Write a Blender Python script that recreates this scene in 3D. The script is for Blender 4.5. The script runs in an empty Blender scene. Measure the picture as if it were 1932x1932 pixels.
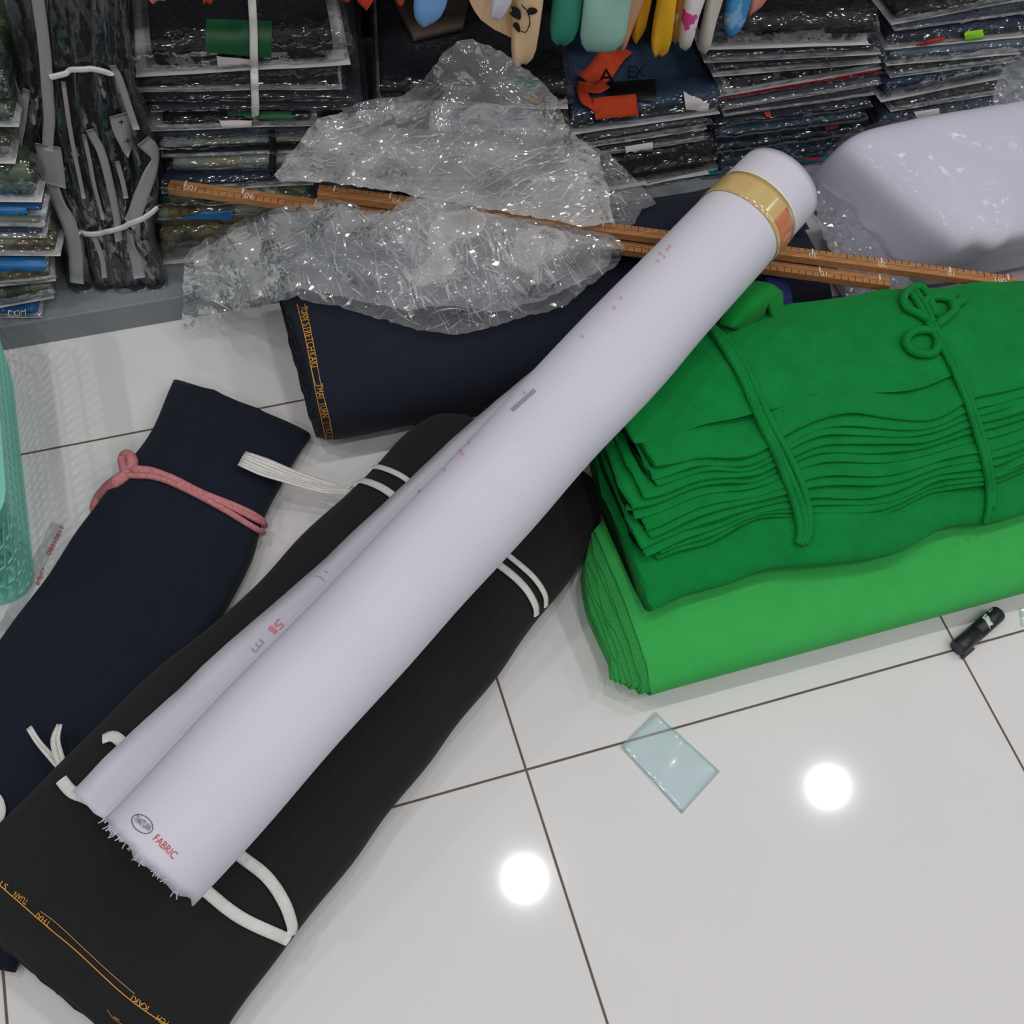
import bpy, bmesh, math, random
import numpy as np
from mathutils import Vector, Matrix
from mathutils.bvhtree import BVHTree
import mathutils.geometry as mgeo

scene = bpy.context.scene
C = scene.collection
# ------------------------------------------------------------------ camera
CAM = np.array([-0.24334189, -0.36332171, 1.296396])
ROT = np.array([[0.9516, 0.2144, -0.2203], [-0.2961, 0.832, -0.4692], [0.0827, 0.5117, 0.8551]])
_u, _s, _v = np.linalg.svd(ROT); ROT = _u @ _v
FPX = 1.0859415 * 1932
cam_data = bpy.data.cameras.new('camera')
cam_data.sensor_fit = 'HORIZONTAL'; cam_data.sensor_width = 36.0
cam_data.lens = 36.0 * FPX / 1932
cam_data.clip_start = 0.02
cam = bpy.data.objects.new('camera', cam_data); C.objects.link(cam)
M4 = Matrix([list(ROT[i]) + [CAM[i]] for i in range(3)] + [[0, 0, 0, 1]])
cam.matrix_world = M4
scene.camera = cam
# ------------------------------------------------------------------ world, exposure
w = bpy.data.worlds.new('world'); scene.world = w; w.use_nodes = True
bg = w.node_tree.nodes['Background']
bg.inputs[0].default_value = (0.93, 0.96, 1.0, 1); bg.inputs[1].default_value = 0.17
scene.view_settings.view_transform = 'Standard'
scene.view_settings.look = 'None'
scene.view_settings.gamma = 1.0
scene.view_settings.exposure = 0.0
scene.view_settings.use_curve_mapping = False
scene.cycles.transparent_max_bounces = 24
scene.cycles.max_bounces = 8
scene.cycles.sample_clamp_indirect = 4.0
# ------------------------------------------------------------------ ceiling lamps (light side): round LED downlights on a 1.22 m grid
CEIL = 2.8
LAMP_W = 5.9
LAMPS = [(0.395 + 1.223 * i, 0.40 - 1.25 * j) for j in range(3) for i in range(-2, 3)]
for (lx, ly) in LAMPS:
    ld = bpy.data.lights.new('downlight_light', 'AREA'); ld.shape = 'DISK'; ld.size = 0.095
    ld.energy = LAMP_W; ld.color = (1.0, 0.985, 0.97)
    lo = bpy.data.objects.new('downlight_light', ld); C.objects.link(lo)
    lo.location = (lx, ly, CEIL - 0.022)

# ------------------------------------------------------------------ pixel helpers
def ray(px, py):
    d = ROT @ np.array([(px - 966) / FPX, -(py - 966) / FPX, -1.0])
    return d / np.linalg.norm(d)
def W(px, py, z=0.0):
    d = ray(px, py); return CAM + d * ((z - CAM[2]) / d[2])
def WY(px, py, Y):
    d = ray(px, py); return CAM + d * ((Y - CAM[1]) / d[1])
rng = np.random.RandomState(7)
def lin(c):
    return tuple(((v / 255) / 12.92 if v / 255 <= 0.04045 else ((v / 255 + 0.055) / 1.055) ** 2.4) for v in c)
def wob(P, wl, seed, n=6):
    r = np.random.RandomState(seed); P = np.asarray(P, float); s = np.zeros(P.shape[:-1])
    for k in range(n):
        d = r.normal(size=3); d /= np.linalg.norm(d)
        s += np.sin(P @ d * (2 * np.pi / (wl * r.uniform(.6, 1.6))) + r.uniform(0, 6.28))
    return s / math.sqrt(n)
def tri(x): return np.abs((x / (2 * np.pi)) % 1.0 - 0.5) * 4 - 1
def crease(P, wl, seed, n=7):
    r = np.random.RandomState(seed); P = np.asarray(P, float)
    Q = P + 0.25 * wl * np.stack([wob(P, wl * 2.2, seed + 11 + k, 4) for k in range(3)], -1)
    s = np.zeros(P.shape[:-1])
    for k in range(n):
        d = r.normal(size=3); d /= np.linalg.norm(d)
        s += tri(Q @ d * (2 * np.pi / (wl * r.uniform(.5, 1.9))) + r.uniform(0, 6.28))
    return s / math.sqrt(n)
def interp(pts, t):
    """Catmull-Rom through the rows of pts, t in 0..1 (array)"""
    pts = np.asarray(pts, float); n = len(pts); t = np.clip(np.asarray(t, float), 0, 1) * (n - 1)
    i = np.minimum(t.astype(int), n - 2); f = (t - i)[..., None]
    p = np.vstack([2 * pts[0] - pts[1], pts, 2 * pts[-1] - pts[-2]])
    a, b, c, d = p[i], p[i + 1], p[i + 2], p[i + 3]
    return 0.5 * (2 * b + (c - a) * f + (2 * a - 5 * b + 4 * c - d) * f ** 2 + (3 * b - a - 3 * c + d) * f ** 3)

# ------------------------------------------------------------------ object helpers
def tag(o, label, cat, group=None, kind=None):
    o['label'] = label; o['category'] = cat
    if group: o['group'] = group
    if kind: o['kind'] = kind
    return o
def thing(name, label, cat, loc, group=None):
    o = bpy.data.objects.new(name, None); C.objects.link(o); o.location = tuple(float(v) for v in loc)
    o.empty_display_size = 0.02
    return tag(o, label, cat, group)
def wloc(o):
    v = np.zeros(3)
    while o is not None:
        v += np.array(o.location); o = o.parent
    return v
def mk(name, V, F, mat, parent=None, smooth=True, label=None, closed=False):
    V = np.asarray(V, float)
    if parent is not None: V = V - wloc(parent)
    me = bpy.data.meshes.new(name)
    me.from_pydata([tuple(v) for v in V], [], [tuple(int(i) for i in f) for f in F])
    if closed:
        bm = bmesh.new(); bm.from_mesh(me); bmesh.ops.recalc_face_normals(bm, faces=bm.faces); bm.to_mesh(me); bm.free()
    if smooth: me.polygons.foreach_set('use_smooth', [True] * len(me.polygons))
    me.update()
    for m in (mat if isinstance(mat, list) else [mat]): me.materials.append(m)
    o = bpy.data.objects.new(name, me); C.objects.link(o)
    if parent is not None: o.parent = parent
    if label: o['label'] = label
    return o
def solidify(o, th, offset=0.0):
    m = o.modifiers.new('thickness', 'SOLIDIFY'); m.thickness = th; m.offset = offset
    return o
def bevel(o, wd, seg=2):
    m = o.modifiers.new('bevel', 'BEVEL'); m.width = wd; m.segments = seg; m.limit_method = 'ANGLE'
    return o
def grid_faces(n, m, wrap=False, base=0):
    F = []
    for i in range(n - 1):
        for j in range(m if wrap else m - 1):
            a = base + i * m + j; b = base + i * m + (j + 1) % m
            F.append((a, b, b + m, a + m))
    return F
def box_vf(p0, p1):
    x0, y0, z0 = p0; x1, y1, z1 = p1
    V = [(x0, y0, z0), (x1, y0, z0), (x1, y1, z0), (x0, y1, z0), (x0, y0, z1), (x1, y0, z1), (x1, y1, z1), (x0, y1, z1)]
    F = [(0, 3, 2, 1), (4, 5, 6, 7), (0, 1, 5, 4), (1, 2, 6, 5), (2, 3, 7, 6), (3, 0, 4, 7)]
    return V, F
def obox(c, ax, ay, az):
    c, ax, ay, az = map(np.asarray, (c, ax, ay, az))
    V = [c + sx * ax + sy * ay + sz * az for sz in (-1, 1) for sx, sy in ((-1, -1), (1, -1), (1, 1), (-1, 1))]
    return V, [(0, 3, 2, 1), (4, 5, 6, 7), (0, 1, 5, 4), (1, 2, 6, 5), (2, 3, 7, 6), (3, 0, 4, 7)]
def join(parts):
    V = []; F = []
    for v, f in parts:
        b = len(V); V += [tuple(x) for x in v]; F += [tuple(i + b for i in q) for q in f]
    return V, F
def tube_vf(path, r, n=8, sub=4, flat=1.0, closed=False):
    path = np.asarray(path, float)
    P = interp(path, np.linspace(0, 1, (len(path) - 1) * sub + 1)) if sub > 1 else path
    rr = np.broadcast_to(np.asarray(r, float), (len(P),)) if np.ndim(r) == 0 else np.interp(np.linspace(0, 1, len(P)), np.linspace(0, 1, len(r)), r)
    T = np.gradient(P, axis=0); T /= np.linalg.norm(T, axis=1)[:, None] + 1e-12
    up = np.array([0, 0, 1.0]); V = []
    for p, t, q in zip(P, T, rr):
        s = np.cross(t, up); ns = np.linalg.norm(s)
        s = s / ns if ns > 1e-3 else np.array([1.0, 0, 0])
        u = np.cross(s, t)
        for k in range(n):
            a = 2 * math.pi * k / n
            V.append(p + q * (math.cos(a) * s + flat * math.sin(a) * u))
    F = grid_faces(len(P), n, True)
    F += [tuple(range(n))[::-1], tuple((len(P) - 1) * n + k for k in range(n))]
    return V, F
def bvh_of(objs):
    V = []; F = []
    for o in objs:
        b = len(V); l = wloc(o)
        V += [tuple(np.array(v.co) + l) for v in o.data.vertices]
        F += [tuple(b + i for i in p.vertices) for p in o.data.polygons]
    return BVHTree.FromPolygons(V, F)
def hit(bvh, px, py):
    d = ray(px, py)
    loc, nrm, i, dist = bvh.ray_cast(Vector(CAM), Vector(d))
    if loc is None: return None
    n = np.array(nrm)
    if n @ d > 0: n = -n
    return np.array(loc), n
def smooth_px(path, k):
    return interp(np.asarray(path, float), np.linspace(0, 1, (len(path) - 1) * k + 1))
def strip(name, path, width, bvh, mat, parent, off=0.0015, k=6, pre=(), post=(), th=0.0012, label=None, bulge=0.0):
    """a ribbon laid on a surface along a path seen from the camera; pre/post are extra world points"""
    P = [np.asarray(p, float) for p in pre]; N = [None] * len(P)
    for q in smooth_px(path, k):
        h = hit(bvh, q[0], q[1])
        if h is None: continue
        P.append(h[0] + h[1] * off); N.append(h[1])
    for p in post: P.append(np.asarray(p, float)); N.append(None)
    P = np.array(P)
    ok = [i for i, n in enumerate(N) if n is not None]
    for i in range(len(N)):
        if N[i] is None: N[i] = N[min(ok, key=lambda q: abs(q - i))]
    N = np.array(N)
    for _ in range(2):
        N[1:-1] = (N[:-2] + N[1:-1] + N[2:]) / 3
        P[1:-1] = (P[:-2] + 2 * P[1:-1] + P[2:]) / 4
    P = P + N * off * 0.6
    T = np.gradient(P, axis=0)
    S = np.cross(N, T); S /= np.linalg.norm(S, axis=1)[:, None] + 1e-12
    U = np.cross(T, S); U /= np.linalg.norm(U, axis=1)[:, None] + 1e-12
    V = []
    for p, s, n in zip(P, S, U):
        for a, b in ((-.5, 0), (-.2, bulge), (.2, bulge), (.5, 0), (.5, -th), (-.5, -th)):
            V.append(p + s * a * width + n * b)
    F = grid_faces(len(P), 6, True) + [(0, 1, 2, 3, 4, 5), tuple((len(P) - 1) * 6 + q for q in range(5, -1, -1))]
    return mk(name, V, F, mat, parent, label=label)
def decal(name, corners, bvh, mat, parent, off=0.0008, n=10, th=None, label=None):
    """a flat card lying on a surface, corners given as seen from the camera (quad)"""
    c = np.asarray(corners, float); V = []; 
    for i in range(n):
        for j in range(n):
            u, v = i / (n - 1), j / (n - 1)
            q = (1 - u) * ((1 - v) * c[0] + v * c[1]) + u * ((1 - v) * c[3] + v * c[2])
            h = hit(bvh, *q)
            V.append(h[0] + h[1] * off if h is not None else None)
    good = [v for v in V if v is not None]
    if not good: return None
    m = np.mean(good, 0)
    V = [v if v is not None else m for v in V]
    o = mk(name, V, grid_faces(n, n), mat, parent, label=label)
    if th: solidify(o, th, 0)
    return o
def text_vf(body, condensed=1.0):
    cu = bpy.data.curves.new('t', 'FONT'); cu.body = body; cu.size = 1.0; cu.resolution_u = 3
    ob = bpy.data.objects.new('t', cu); C.objects.link(ob)
    dg = bpy.context.evaluated_depsgraph_get()
    me = bpy.data.meshes.new_from_object(ob.evaluated_get(dg))
    V = np.array([tuple(v.co) for v in me.vertices]); F = [tuple(p.vertices) for p in me.polygons]
    bpy.data.objects.remove(ob); bpy.data.curves.remove(cu); bpy.data.meshes.remove(me)
    return V, F
def lettering(name, items, bvh, mat, parent, off=0.0007, label=None):
    """items: (text, A, B, h): printed from pixel A to pixel B, letter height h px; or ('-poly', [px...]) filled shapes"""
    VV = []; FF = []
    for it in items:
        if it[0] == '-poly':
            pts = np.asarray(it[1], float)
            c_ = pts.mean(0); k_ = len(pts); v2 = np.vstack([c_[None], c_ + (pts - c_) * .5, pts])
            F = [(0, 1 + q, 1 + (q + 1) % k_) for q in range(k_)] + [(1 + q, 1 + k_ + q, 1 + k_ + (q + 1) % k_, 1 + (q + 1) % k_) for q in range(k_)]
        elif it[0] == '-line':
            pts = smooth_px(it[1], 8); wd = it[2] / 2
            T = np.gradient(pts, axis=0); T /= np.linalg.norm(T, axis=1)[:, None] + 1e-9
            Nn = np.stack([-T[:, 1], T[:, 0]], 1)
            v2 = np.concatenate([np.stack([p + n * wd, p - n * wd]) for p, n in zip(pts, Nn)])
            F = [(2 * i, 2 * i + 1, 2 * i + 3, 2 * i + 2) for i in range(len(pts) - 1)]
        else:
            body, A, B, h = it[:4]
            V, F = text_vf(body)
            mn, mx = V.min(0), V.max(0)
            A = np.asarray(A, float); B = np.asarray(B, float)
            d = B - A; up = np.array([d[1], -d[0]]) / np.linalg.norm(d) * h
            hh = max(mx[1], .3) if len(it) < 5 else .72
            v2 = A + ((V[:, :1] - mn[0]) / (mx[0] - mn[0])) * d + (V[:, 1:2] / hh) * up
        H = [hit(bvh, *q) for q in v2]
        good = [x for x in H if x is not None]
        if len(good) < 3: continue
        bad = {i for i, x in enumerate(H) if x is None}
        b = len(VV)
        VV += [x[0] + x[1] * off if x is not None else good[0][0] for x in H]
        FF += [tuple(i + b for i in f) for f in F if not any(i in bad for i in f)]
    if not FF: return None
    return mk(name, VV, FF, mat, parent, smooth=False, label=label)

# ------------------------------------------------------------------ materials
def nmat(name):
    m = bpy.data.materials.new(name); m.use_nodes = True
    nt = m.node_tree; b = nt.nodes['Principled BSDF']
    return m, nt, b
def plain(name, col, rough=.6, spec=.5, metal=0.0, coat=0.0):
    m, nt, b = nmat(name)
    b.inputs['Base Color'].default_value = (*lin(col), 1); b.inputs['Roughness'].default_value = rough
    b.inputs['Specular IOR Level'].default_value = spec; b.inputs['Metallic'].default_value = metal
    b.inputs['Coat Weight'].default_value = coat; b.inputs['Coat Roughness'].default_value = .1
    return m
def N(nt, t, **kw):
    n = nt.nodes.new(t)
    for k, v in kw.items(): setattr(n, k, v)
    return n
def fabric(name, col, col2=None, scale=900, bump=.15, rough=.92, spec=.25, sheen=.0, stretch=(1, 1, 1), mott=60, rib=0, ribdir='X'):
    m, nt, b = nmat(name); L = nt.links
    tc = N(nt, 'ShaderNodeTexCoord'); mp = N(nt, 'ShaderNodeMapping'); mp.inputs['Scale'].default_value = stretch
    L.new(tc.outputs['Object'], mp.inputs['Vector'])
    n1 = N(nt, 'ShaderNodeTexNoise'); n1.inputs['Scale'].default_value = scale; n1.inputs['Detail'].default_value = 3
    L.new(mp.outputs[0], n1.inputs['Vector'])
    n2 = N(nt, 'ShaderNodeTexNoise'); n2.inputs['Scale'].default_value = mott; n2.inputs['Detail'].default_value = 4
    L.new(tc.outputs['Object'], n2.inputs['Vector'])
    mx = N(nt, 'ShaderNodeMix', data_type='RGBA')
    c = np.array(lin(col)); c2 = np.array(lin(col2)) if col2 else c * 1.35 + .001
    mx.inputs[6].default_value = (*(c * .85), 1); mx.inputs[7].default_value = (*c2, 1)
    ad = N(nt, 'ShaderNodeMath', operation='MULTIPLY_ADD'); ad.inputs[1].default_value = .5
    L.new(n1.outputs[0], ad.inputs[0])
    m2 = N(nt, 'ShaderNodeMath', operation='MULTIPLY'); m2.inputs[1].default_value = .5
    L.new(n2.outputs[0], m2.inputs[0]); L.new(m2.outputs[0], ad.inputs[2])
    L.new(ad.outputs[0], mx.inputs[0]); L.new(mx.outputs[2], b.inputs['Base Color'])
    bp = N(nt, 'ShaderNodeBump'); bp.inputs['Strength'].default_value = bump; bp.inputs['Distance'].default_value = .002
    if rib:
        wv = N(nt, 'ShaderNodeTexWave', bands_direction=ribdir); wv.inputs['Scale'].default_value = rib; wv.inputs['Distortion'].default_value = 1.2
        wv.inputs['Detail'].default_value = 2; wv.inputs['Detail Scale'].default_value = 2
        L.new(tc.outputs['Object'], wv.inputs['Vector'])
        a2 = N(nt, 'ShaderNodeMath', operation='ADD'); L.new(wv.outputs['Fac'], a2.inputs[0]); L.new(n1.outputs[0], a2.inputs[1])
        L.new(a2.outputs[0], bp.inputs['Height'])
    else: L.new(n1.outputs[0], bp.inputs['Height'])
    L.new(bp.outputs[0], b.inputs['Normal'])
    b.inputs['Roughness'].default_value = rough; b.inputs['Specular IOR Level'].default_value = spec
    b.inputs['Sheen Weight'].default_value = sheen; b.inputs['Sheen Roughness'].default_value = .5
    return m
def pattern(name, cols, scale=25, rough=.8, detail=3):
    """blotchy printed cloth: several flat colours in noise patches"""
    m, nt, b = nmat(name); L = nt.links
    tc = N(nt, 'ShaderNodeTexCoord'); n1 = N(nt, 'ShaderNodeTexNoise'); n1.inputs['Scale'].default_value = scale; n1.inputs['Detail'].default_value = detail
    L.new(tc.outputs['Object'], n1.inputs['Vector'])
    cr = N(nt, 'ShaderNodeValToRGB'); cr.color_ramp.interpolation = 'CONSTANT'
    k = len(cols)
    while len(cr.color_ramp.elements) < k: cr.color_ramp.elements.new(.5)
    for i, e in enumerate(cr.color_ramp.elements):
        e.position = 0 if i == 0 else .38 + .26 * (i - 1) / max(1, k - 2); e.color = (*lin(cols[i]), 1)
    L.new(n1.outputs[0], cr.inputs[0]); L.new(cr.outputs[0], b.inputs['Base Color'])
    b.inputs['Roughness'].default_value = rough
    return m
def film(name, milk=.1, tint=(235, 238, 240), rough=.09, bscale=55, bump=.35, gloss=.55, edge=.35, milkcol=(225, 226, 230), facet=.5, vary=0.0, stretch=(1, 2.2, 1.4), base=.05):
    """thin plastic film: see-through, a little milky, its glossy wrinkles broken into flat facets"""
    m, nt, b = nmat(name); L = nt.links; nt.nodes.remove(b)
    out = nt.nodes['Material Output']
    tr = N(nt, 'ShaderNodeBsdfTransparent'); tr.inputs[0].default_value = (*lin(tint), 1)
    df = N(nt, 'ShaderNodeBsdfDiffuse'); df.inputs[0].default_value = (*lin(milkcol), 1)
    tl = N(nt, 'ShaderNodeBsdfTranslucent'); tl.inputs[0].default_value = (*lin(milkcol), 1)
    md = N(nt, 'ShaderNodeMixShader'); md.inputs[0].default_value = .4; L.new(df.outputs[0], md.inputs[1]); L.new(tl.outputs[0], md.inputs[2])
    gl = N(nt, 'ShaderNodeBsdfGlossy'); gl.inputs['Roughness'].default_value = rough; gl.inputs[0].default_value = (1, 1, 1, 1)
    tc = N(nt, 'ShaderNodeTexCoord'); geo = N(nt, 'ShaderNodeNewGeometry')
    nz = N(nt, 'ShaderNodeTexNoise'); nz.inputs['Scale'].default_value = bscale * .35; nz.inputs['Detail'].default_value = 2
    L.new(tc.outputs['Object'], nz.inputs['Vector'])
    cur = geo.outputs['Normal']
    for k, (sc, am, rot) in enumerate(((bscale * .45, facet, .5), (bscale * 1.3, facet * .8, -.8))):
        wv = N(nt, 'ShaderNodeVectorMath', operation='SCALE'); wv.inputs['Scale'].default_value = 1.2 / sc; L.new(nz.outputs['Color'], wv.inputs[0])
        av = N(nt, 'ShaderNodeVectorMath', operation='ADD'); L.new(tc.outputs['Object'], av.inputs[0]); L.new(wv.outputs[0], av.inputs[1])
        mp = N(nt, 'ShaderNodeMapping'); mp.inputs['Scale'].default_value = stretch; mp.inputs['Rotation'].default_value = (0, 0, rot); L.new(av.outputs[0], mp.inputs[0])
        vo = N(nt, 'ShaderNodeTexVoronoi'); vo.inputs['Scale'].default_value = sc; L.new(mp.outputs[0], vo.inputs['Vector'])
        sb_ = N(nt, 'ShaderNodeVectorMath', operation='SUBTRACT'); sb_.inputs[1].default_value = (.5, .5, .5); L.new(vo.outputs['Color'], sb_.inputs[0])
        ms = N(nt, 'ShaderNodeVectorMath', operation='SCALE'); ms.inputs['Scale'].default_value = am; L.new(sb_.outputs[0], ms.inputs[0])
        ad = N(nt, 'ShaderNodeVectorMath', operation='ADD'); L.new(cur, ad.inputs[0]); L.new(ms.outputs[0], ad.inputs[1]); cur = ad.outputs[0]
    nn = N(nt, 'ShaderNodeVectorMath', operation='NORMALIZE'); L.new(cur, nn.inputs[0])
    bp = N(nt, 'ShaderNodeBump'); bp.inputs['Strength'].default_value = bump; bp.inputs['Distance'].default_value = .004
    L.new(nz.outputs[0], bp.inputs['Height']); L.new(nn.outputs[0], bp.inputs['Normal'])
    L.new(bp.outputs[0], gl.inputs['Normal'])
    lw = N(nt, 'ShaderNodeLayerWeight'); lw.inputs['Blend'].default_value = .25
    L.new(bp.outputs[0], lw.inputs['Normal'])
    # milkiness grows where the film is seen edge on
    ma = N(nt, 'ShaderNodeMath', operation='MULTIPLY_ADD'); ma.inputs[1].default_value = edge; ma.inputs[2].default_value = milk; ma.use_clamp = True
    L.new(lw.outputs['Facing'], ma.inputs[0])
    fac = ma.outputs[0]
    if vary:
        n2 = N(nt, 'ShaderNodeTexNoise'); n2.inputs['Scale'].default_value = 9; n2.inputs['Detail'].default_value = 4; n2.inputs['Distortion'].default_value = 2; L.new(tc.outputs['Object'], n2.inputs['Vector'])
        m3 = N(nt, 'ShaderNodeMath', operation='MULTIPLY_ADD'); m3.inputs[1].default_value = vary * 2; m3.inputs[2].default_value = -vary; L.new(n2.outputs[0], m3.inputs[0])
        a3 = N(nt, 'ShaderNodeMath', operation='ADD'); a3.use_clamp = True; L.new(m3.outputs[0], a3.inputs[0]); L.new(fac, a3.inputs[1]); fac = a3.outputs[0]
    m1 = N(nt, 'ShaderNodeMixShader'); L.new(fac, m1.inputs[0]); L.new(tr.outputs[0], m1.inputs[1]); L.new(md.outputs[0], m1.inputs[2])
    mf = N(nt, 'ShaderNodeMath', operation='MULTIPLY_ADD'); mf.inputs[1].default_value = gloss; mf.inputs[2].default_value = base; mf.use_clamp = True
    L.new(lw.outputs['Fresnel'], mf.inputs[0])
    m2 = N(nt, 'ShaderNodeMixShader'); L.new(mf.outputs[0], m2.inputs[0]); L.new(m1.outputs[0], m2.inputs[1]); L.new(gl.outputs[0], m2.inputs[2])
    L.new(m2.outputs[0], out.inputs['Surface'])
    return m

def mat_floor():
    m, nt, b = nmat('glossy white floor tiles'); L = nt.links
    tc = N(nt, 'ShaderNodeTexCoord'); sp = N(nt, 'ShaderNodeSeparateXYZ'); L.new(tc.outputs['Object'], sp.inputs[0])
    ds = []
    for ax in (0, 1):
        a = N(nt, 'ShaderNodeMath', operation='ADD'); a.inputs[1].default_value = 60.3; L.new(sp.outputs[ax], a.inputs[0])
        mo = N(nt, 'ShaderNodeMath', operation='MODULO'); mo.inputs[1].default_value = .6; L.new(a.outputs[0], mo.inputs[0])
        s = N(nt, 'ShaderNodeMath', operation='SUBTRACT'); s.inputs[1].default_value = .3; L.new(mo.outputs[0], s.inputs[0])
        ab = N(nt, 'ShaderNodeMath', operation='ABSOLUTE'); L.new(s.outputs[0], ab.inputs[0]); ds.append(ab)
    mn = N(nt, 'ShaderNodeMath', operation='MINIMUM'); L.new(ds[0].outputs[0], mn.inputs[0]); L.new(ds[1].outputs[0], mn.inputs[1])
    lt = N(nt, 'ShaderNodeMapRange'); lt.inputs['From Min'].default_value = .0011; lt.inputs['From Max'].default_value = .0019
    L.new(mn.outputs[0], lt.inputs['Value'])
    n1 = N(nt, 'ShaderNodeTexNoise'); n1.inputs['Scale'].default_value = 5; n1.inputs['Detail'].default_value = 5; L.new(tc.outputs['Object'], n1.inputs['Vector'])
    tile = N(nt, 'ShaderNodeMix', data_type='RGBA'); tile.inputs[6].default_value = (*lin((222, 220, 221)), 1); tile.inputs[7].default_value = (*lin((230, 228, 229)), 1)
    L.new(n1.outputs[0], tile.inputs[0])
    gn = N(nt, 'ShaderNodeTexNoise'); gn.inputs['Scale'].default_value = 6; L.new(tc.outputs['Object'], gn.inputs['Vector'])
    gr = N(nt, 'ShaderNodeMix', data_type='RGBA'); gr.inputs[6].default_value = (*lin((82, 60, 48)), 1); gr.inputs[7].default_value = (*lin((112, 100, 92)), 1)
    L.new(gn.outputs[0], gr.inputs[0])
    mx = N(nt, 'ShaderNodeMix', data_type='RGBA'); L.new(lt.outputs[0], mx.inputs[0]); L.new(gr.outputs[2], mx.inputs[6]); L.new(tile.outputs[2], mx.inputs[7])
    L.new(mx.outputs[2], b.inputs['Base Color'])
    rr = N(nt, 'ShaderNodeMapRange'); rr.inputs['To Min'].default_value = .7; rr.inputs['To Max'].default_value = .07; L.new(lt.outputs[0], rr.inputs['Value'])
    L.new(rr.outputs[0], b.inputs['Roughness'])
    bn = N(nt, 'ShaderNodeTexNoise'); bn.inputs['Scale'].default_value = 260; bn.inputs['Detail'].default_value = 2; L.new(tc.outputs['Object'], bn.inputs['Vector'])
    hs = N(nt, 'ShaderNodeMath', operation='MULTIPLY_ADD'); hs.inputs[1].default_value = .012; L.new(bn.outputs[0], hs.inputs[0]); L.new(lt.outputs[0], hs.inputs[2])
    bp = N(nt, 'ShaderNodeBump'); bp.inputs['Strength'].default_value = .5; bp.inputs['Distance'].default_value = .001; L.new(hs.outputs[0], bp.inputs['Height'])
    L.new(bp.outputs[0], b.inputs['Normal'])
    return m
def mat_wood():
    m, nt, b = nmat('oiled ruler wood'); L = nt.links
    tc = N(nt, 'ShaderNodeTexCoord'); mp = N(nt, 'ShaderNodeMapping'); mp.inputs['Scale'].default_value = (6, 90, 90); mp.inputs['Rotation'].default_value = (0, 0, .405)
    L.new(tc.outputs['Object'], mp.inputs[0])
    n1 = N(nt, 'ShaderNodeTexNoise'); n1.inputs['Scale'].default_value = 3; n1.inputs['Detail'].default_value = 5; L.new(mp.outputs[0], n1.inputs['Vector'])
    mx = N(nt, 'ShaderNodeMix', data_type='RGBA'); mx.inputs[6].default_value = (*lin((134, 86, 50)), 1); mx.inputs[7].default_value = (*lin((204, 146, 94)), 1)
    L.new(n1.outputs[0], mx.inputs[0]); L.new(mx.outputs[2], b.inputs['Base Color'])
    b.inputs['Roughness'].default_value = .5
    return m

M = {}
M['floor'] = mat_floor(); M['wood'] = mat_wood()
M['white_wall'] = plain('white paint', (225, 225, 222), .8)
M['grey'] = fabric('grey laminate', (128, 134, 139), (138, 144, 148), scale=1500, bump=.02, rough=.45, spec=.4, mott=4)
M['back'] = plain('dark shelf back', (22, 22, 26), .6)
M['white_cloth'] = fabric('white poly cloth', (216, 214, 230), (222, 220, 234), scale=1300, bump=.05, rough=.8, spec=.3, mott=8)
M['navy'] = fabric('navy khaki cloth', (26, 30, 44), (32, 36, 52), scale=1500, bump=.12, sheen=.05)
M['navy2'] = fabric('midnight navy cloth', (21, 26, 40), (27, 33, 48), scale=1500, bump=.12, sheen=.05)
M['black'] = fabric('black khaki cloth', (31, 30, 31), (38, 37, 38), scale=1500, bump=.12, sheen=.05)
M['dkgreen'] = fabric('dark green knit', (6, 112, 46), (26, 156, 74), scale=500, bump=.4, rib=170, ribdir='X', sheen=.04, mott=30, spec=.08)
M['midgreen'] = fabric('mid green knit', (18, 134, 54), (28, 150, 64), scale=700, bump=.35, sheen=.05, mott=30, spec=.1)
M['ltgreen'] = fabric('bright green fleece', (56, 172, 80), (70, 190, 96), scale=600, bump=.3, rib=150, ribdir='X', sheen=.08, mott=25, spec=.1)
M['pink'] = fabric('pink marled cord', (160, 58, 70), (236, 168, 172), scale=260, bump=.5, mott=200)
M['strap'] = fabric('white raffia strap', (224, 222, 218), (236, 234, 230), scale=300, bump=.5, rough=.45, spec=.5, stretch=(1, 1, 1))
M['gold'] = plain('gold embroidery', (214, 152, 58), .6)
M['gold2'] = plain('dull gold thread', (150, 98, 46), .6)
M['tape'] = plain('tan packing tape', (206, 178, 118), .12, .6, coat=.6)
M['orange_label'] = plain('orange printed label', (206, 122, 84), .14, .6, coat=.6)
M['red_ink'] = plain('red ink', (196, 66, 70), .7); M['pink_ink'] = plain('faded red ink', (226, 138, 152), .7)
M['violet_ink'] = plain('violet ink', (118, 108, 132), .7); M['grey_ink'] = plain('grey ink', (96, 92, 96), .7); M['faint_ink'] = plain('faint grey ink', (176, 172, 178), .7)
M['white_ink'] = plain('white paint marks', (226, 218, 205), .6); M['dark_ink'] = plain('burnt tick marks', (62, 36, 20), .7)
M['mint'] = plain('mint plastic', (128, 208, 192), .3, .5)
M['blackplastic'] = fabric('scuffed black plastic', (26, 27, 30), (40, 41, 45), scale=120, bump=.02, rough=.38, spec=.5, mott=300)
M['white_flake'] = plain('white torn label', (206, 216, 220), .5)
M['heap'] = film('crumpled milky film', milk=.62, rough=.12, bscale=90, bump=.15, gloss=.45, edge=.25, milkcol=(236, 235, 236), facet=.38, vary=.28, stretch=(1, 3.2, 1.6))
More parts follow.
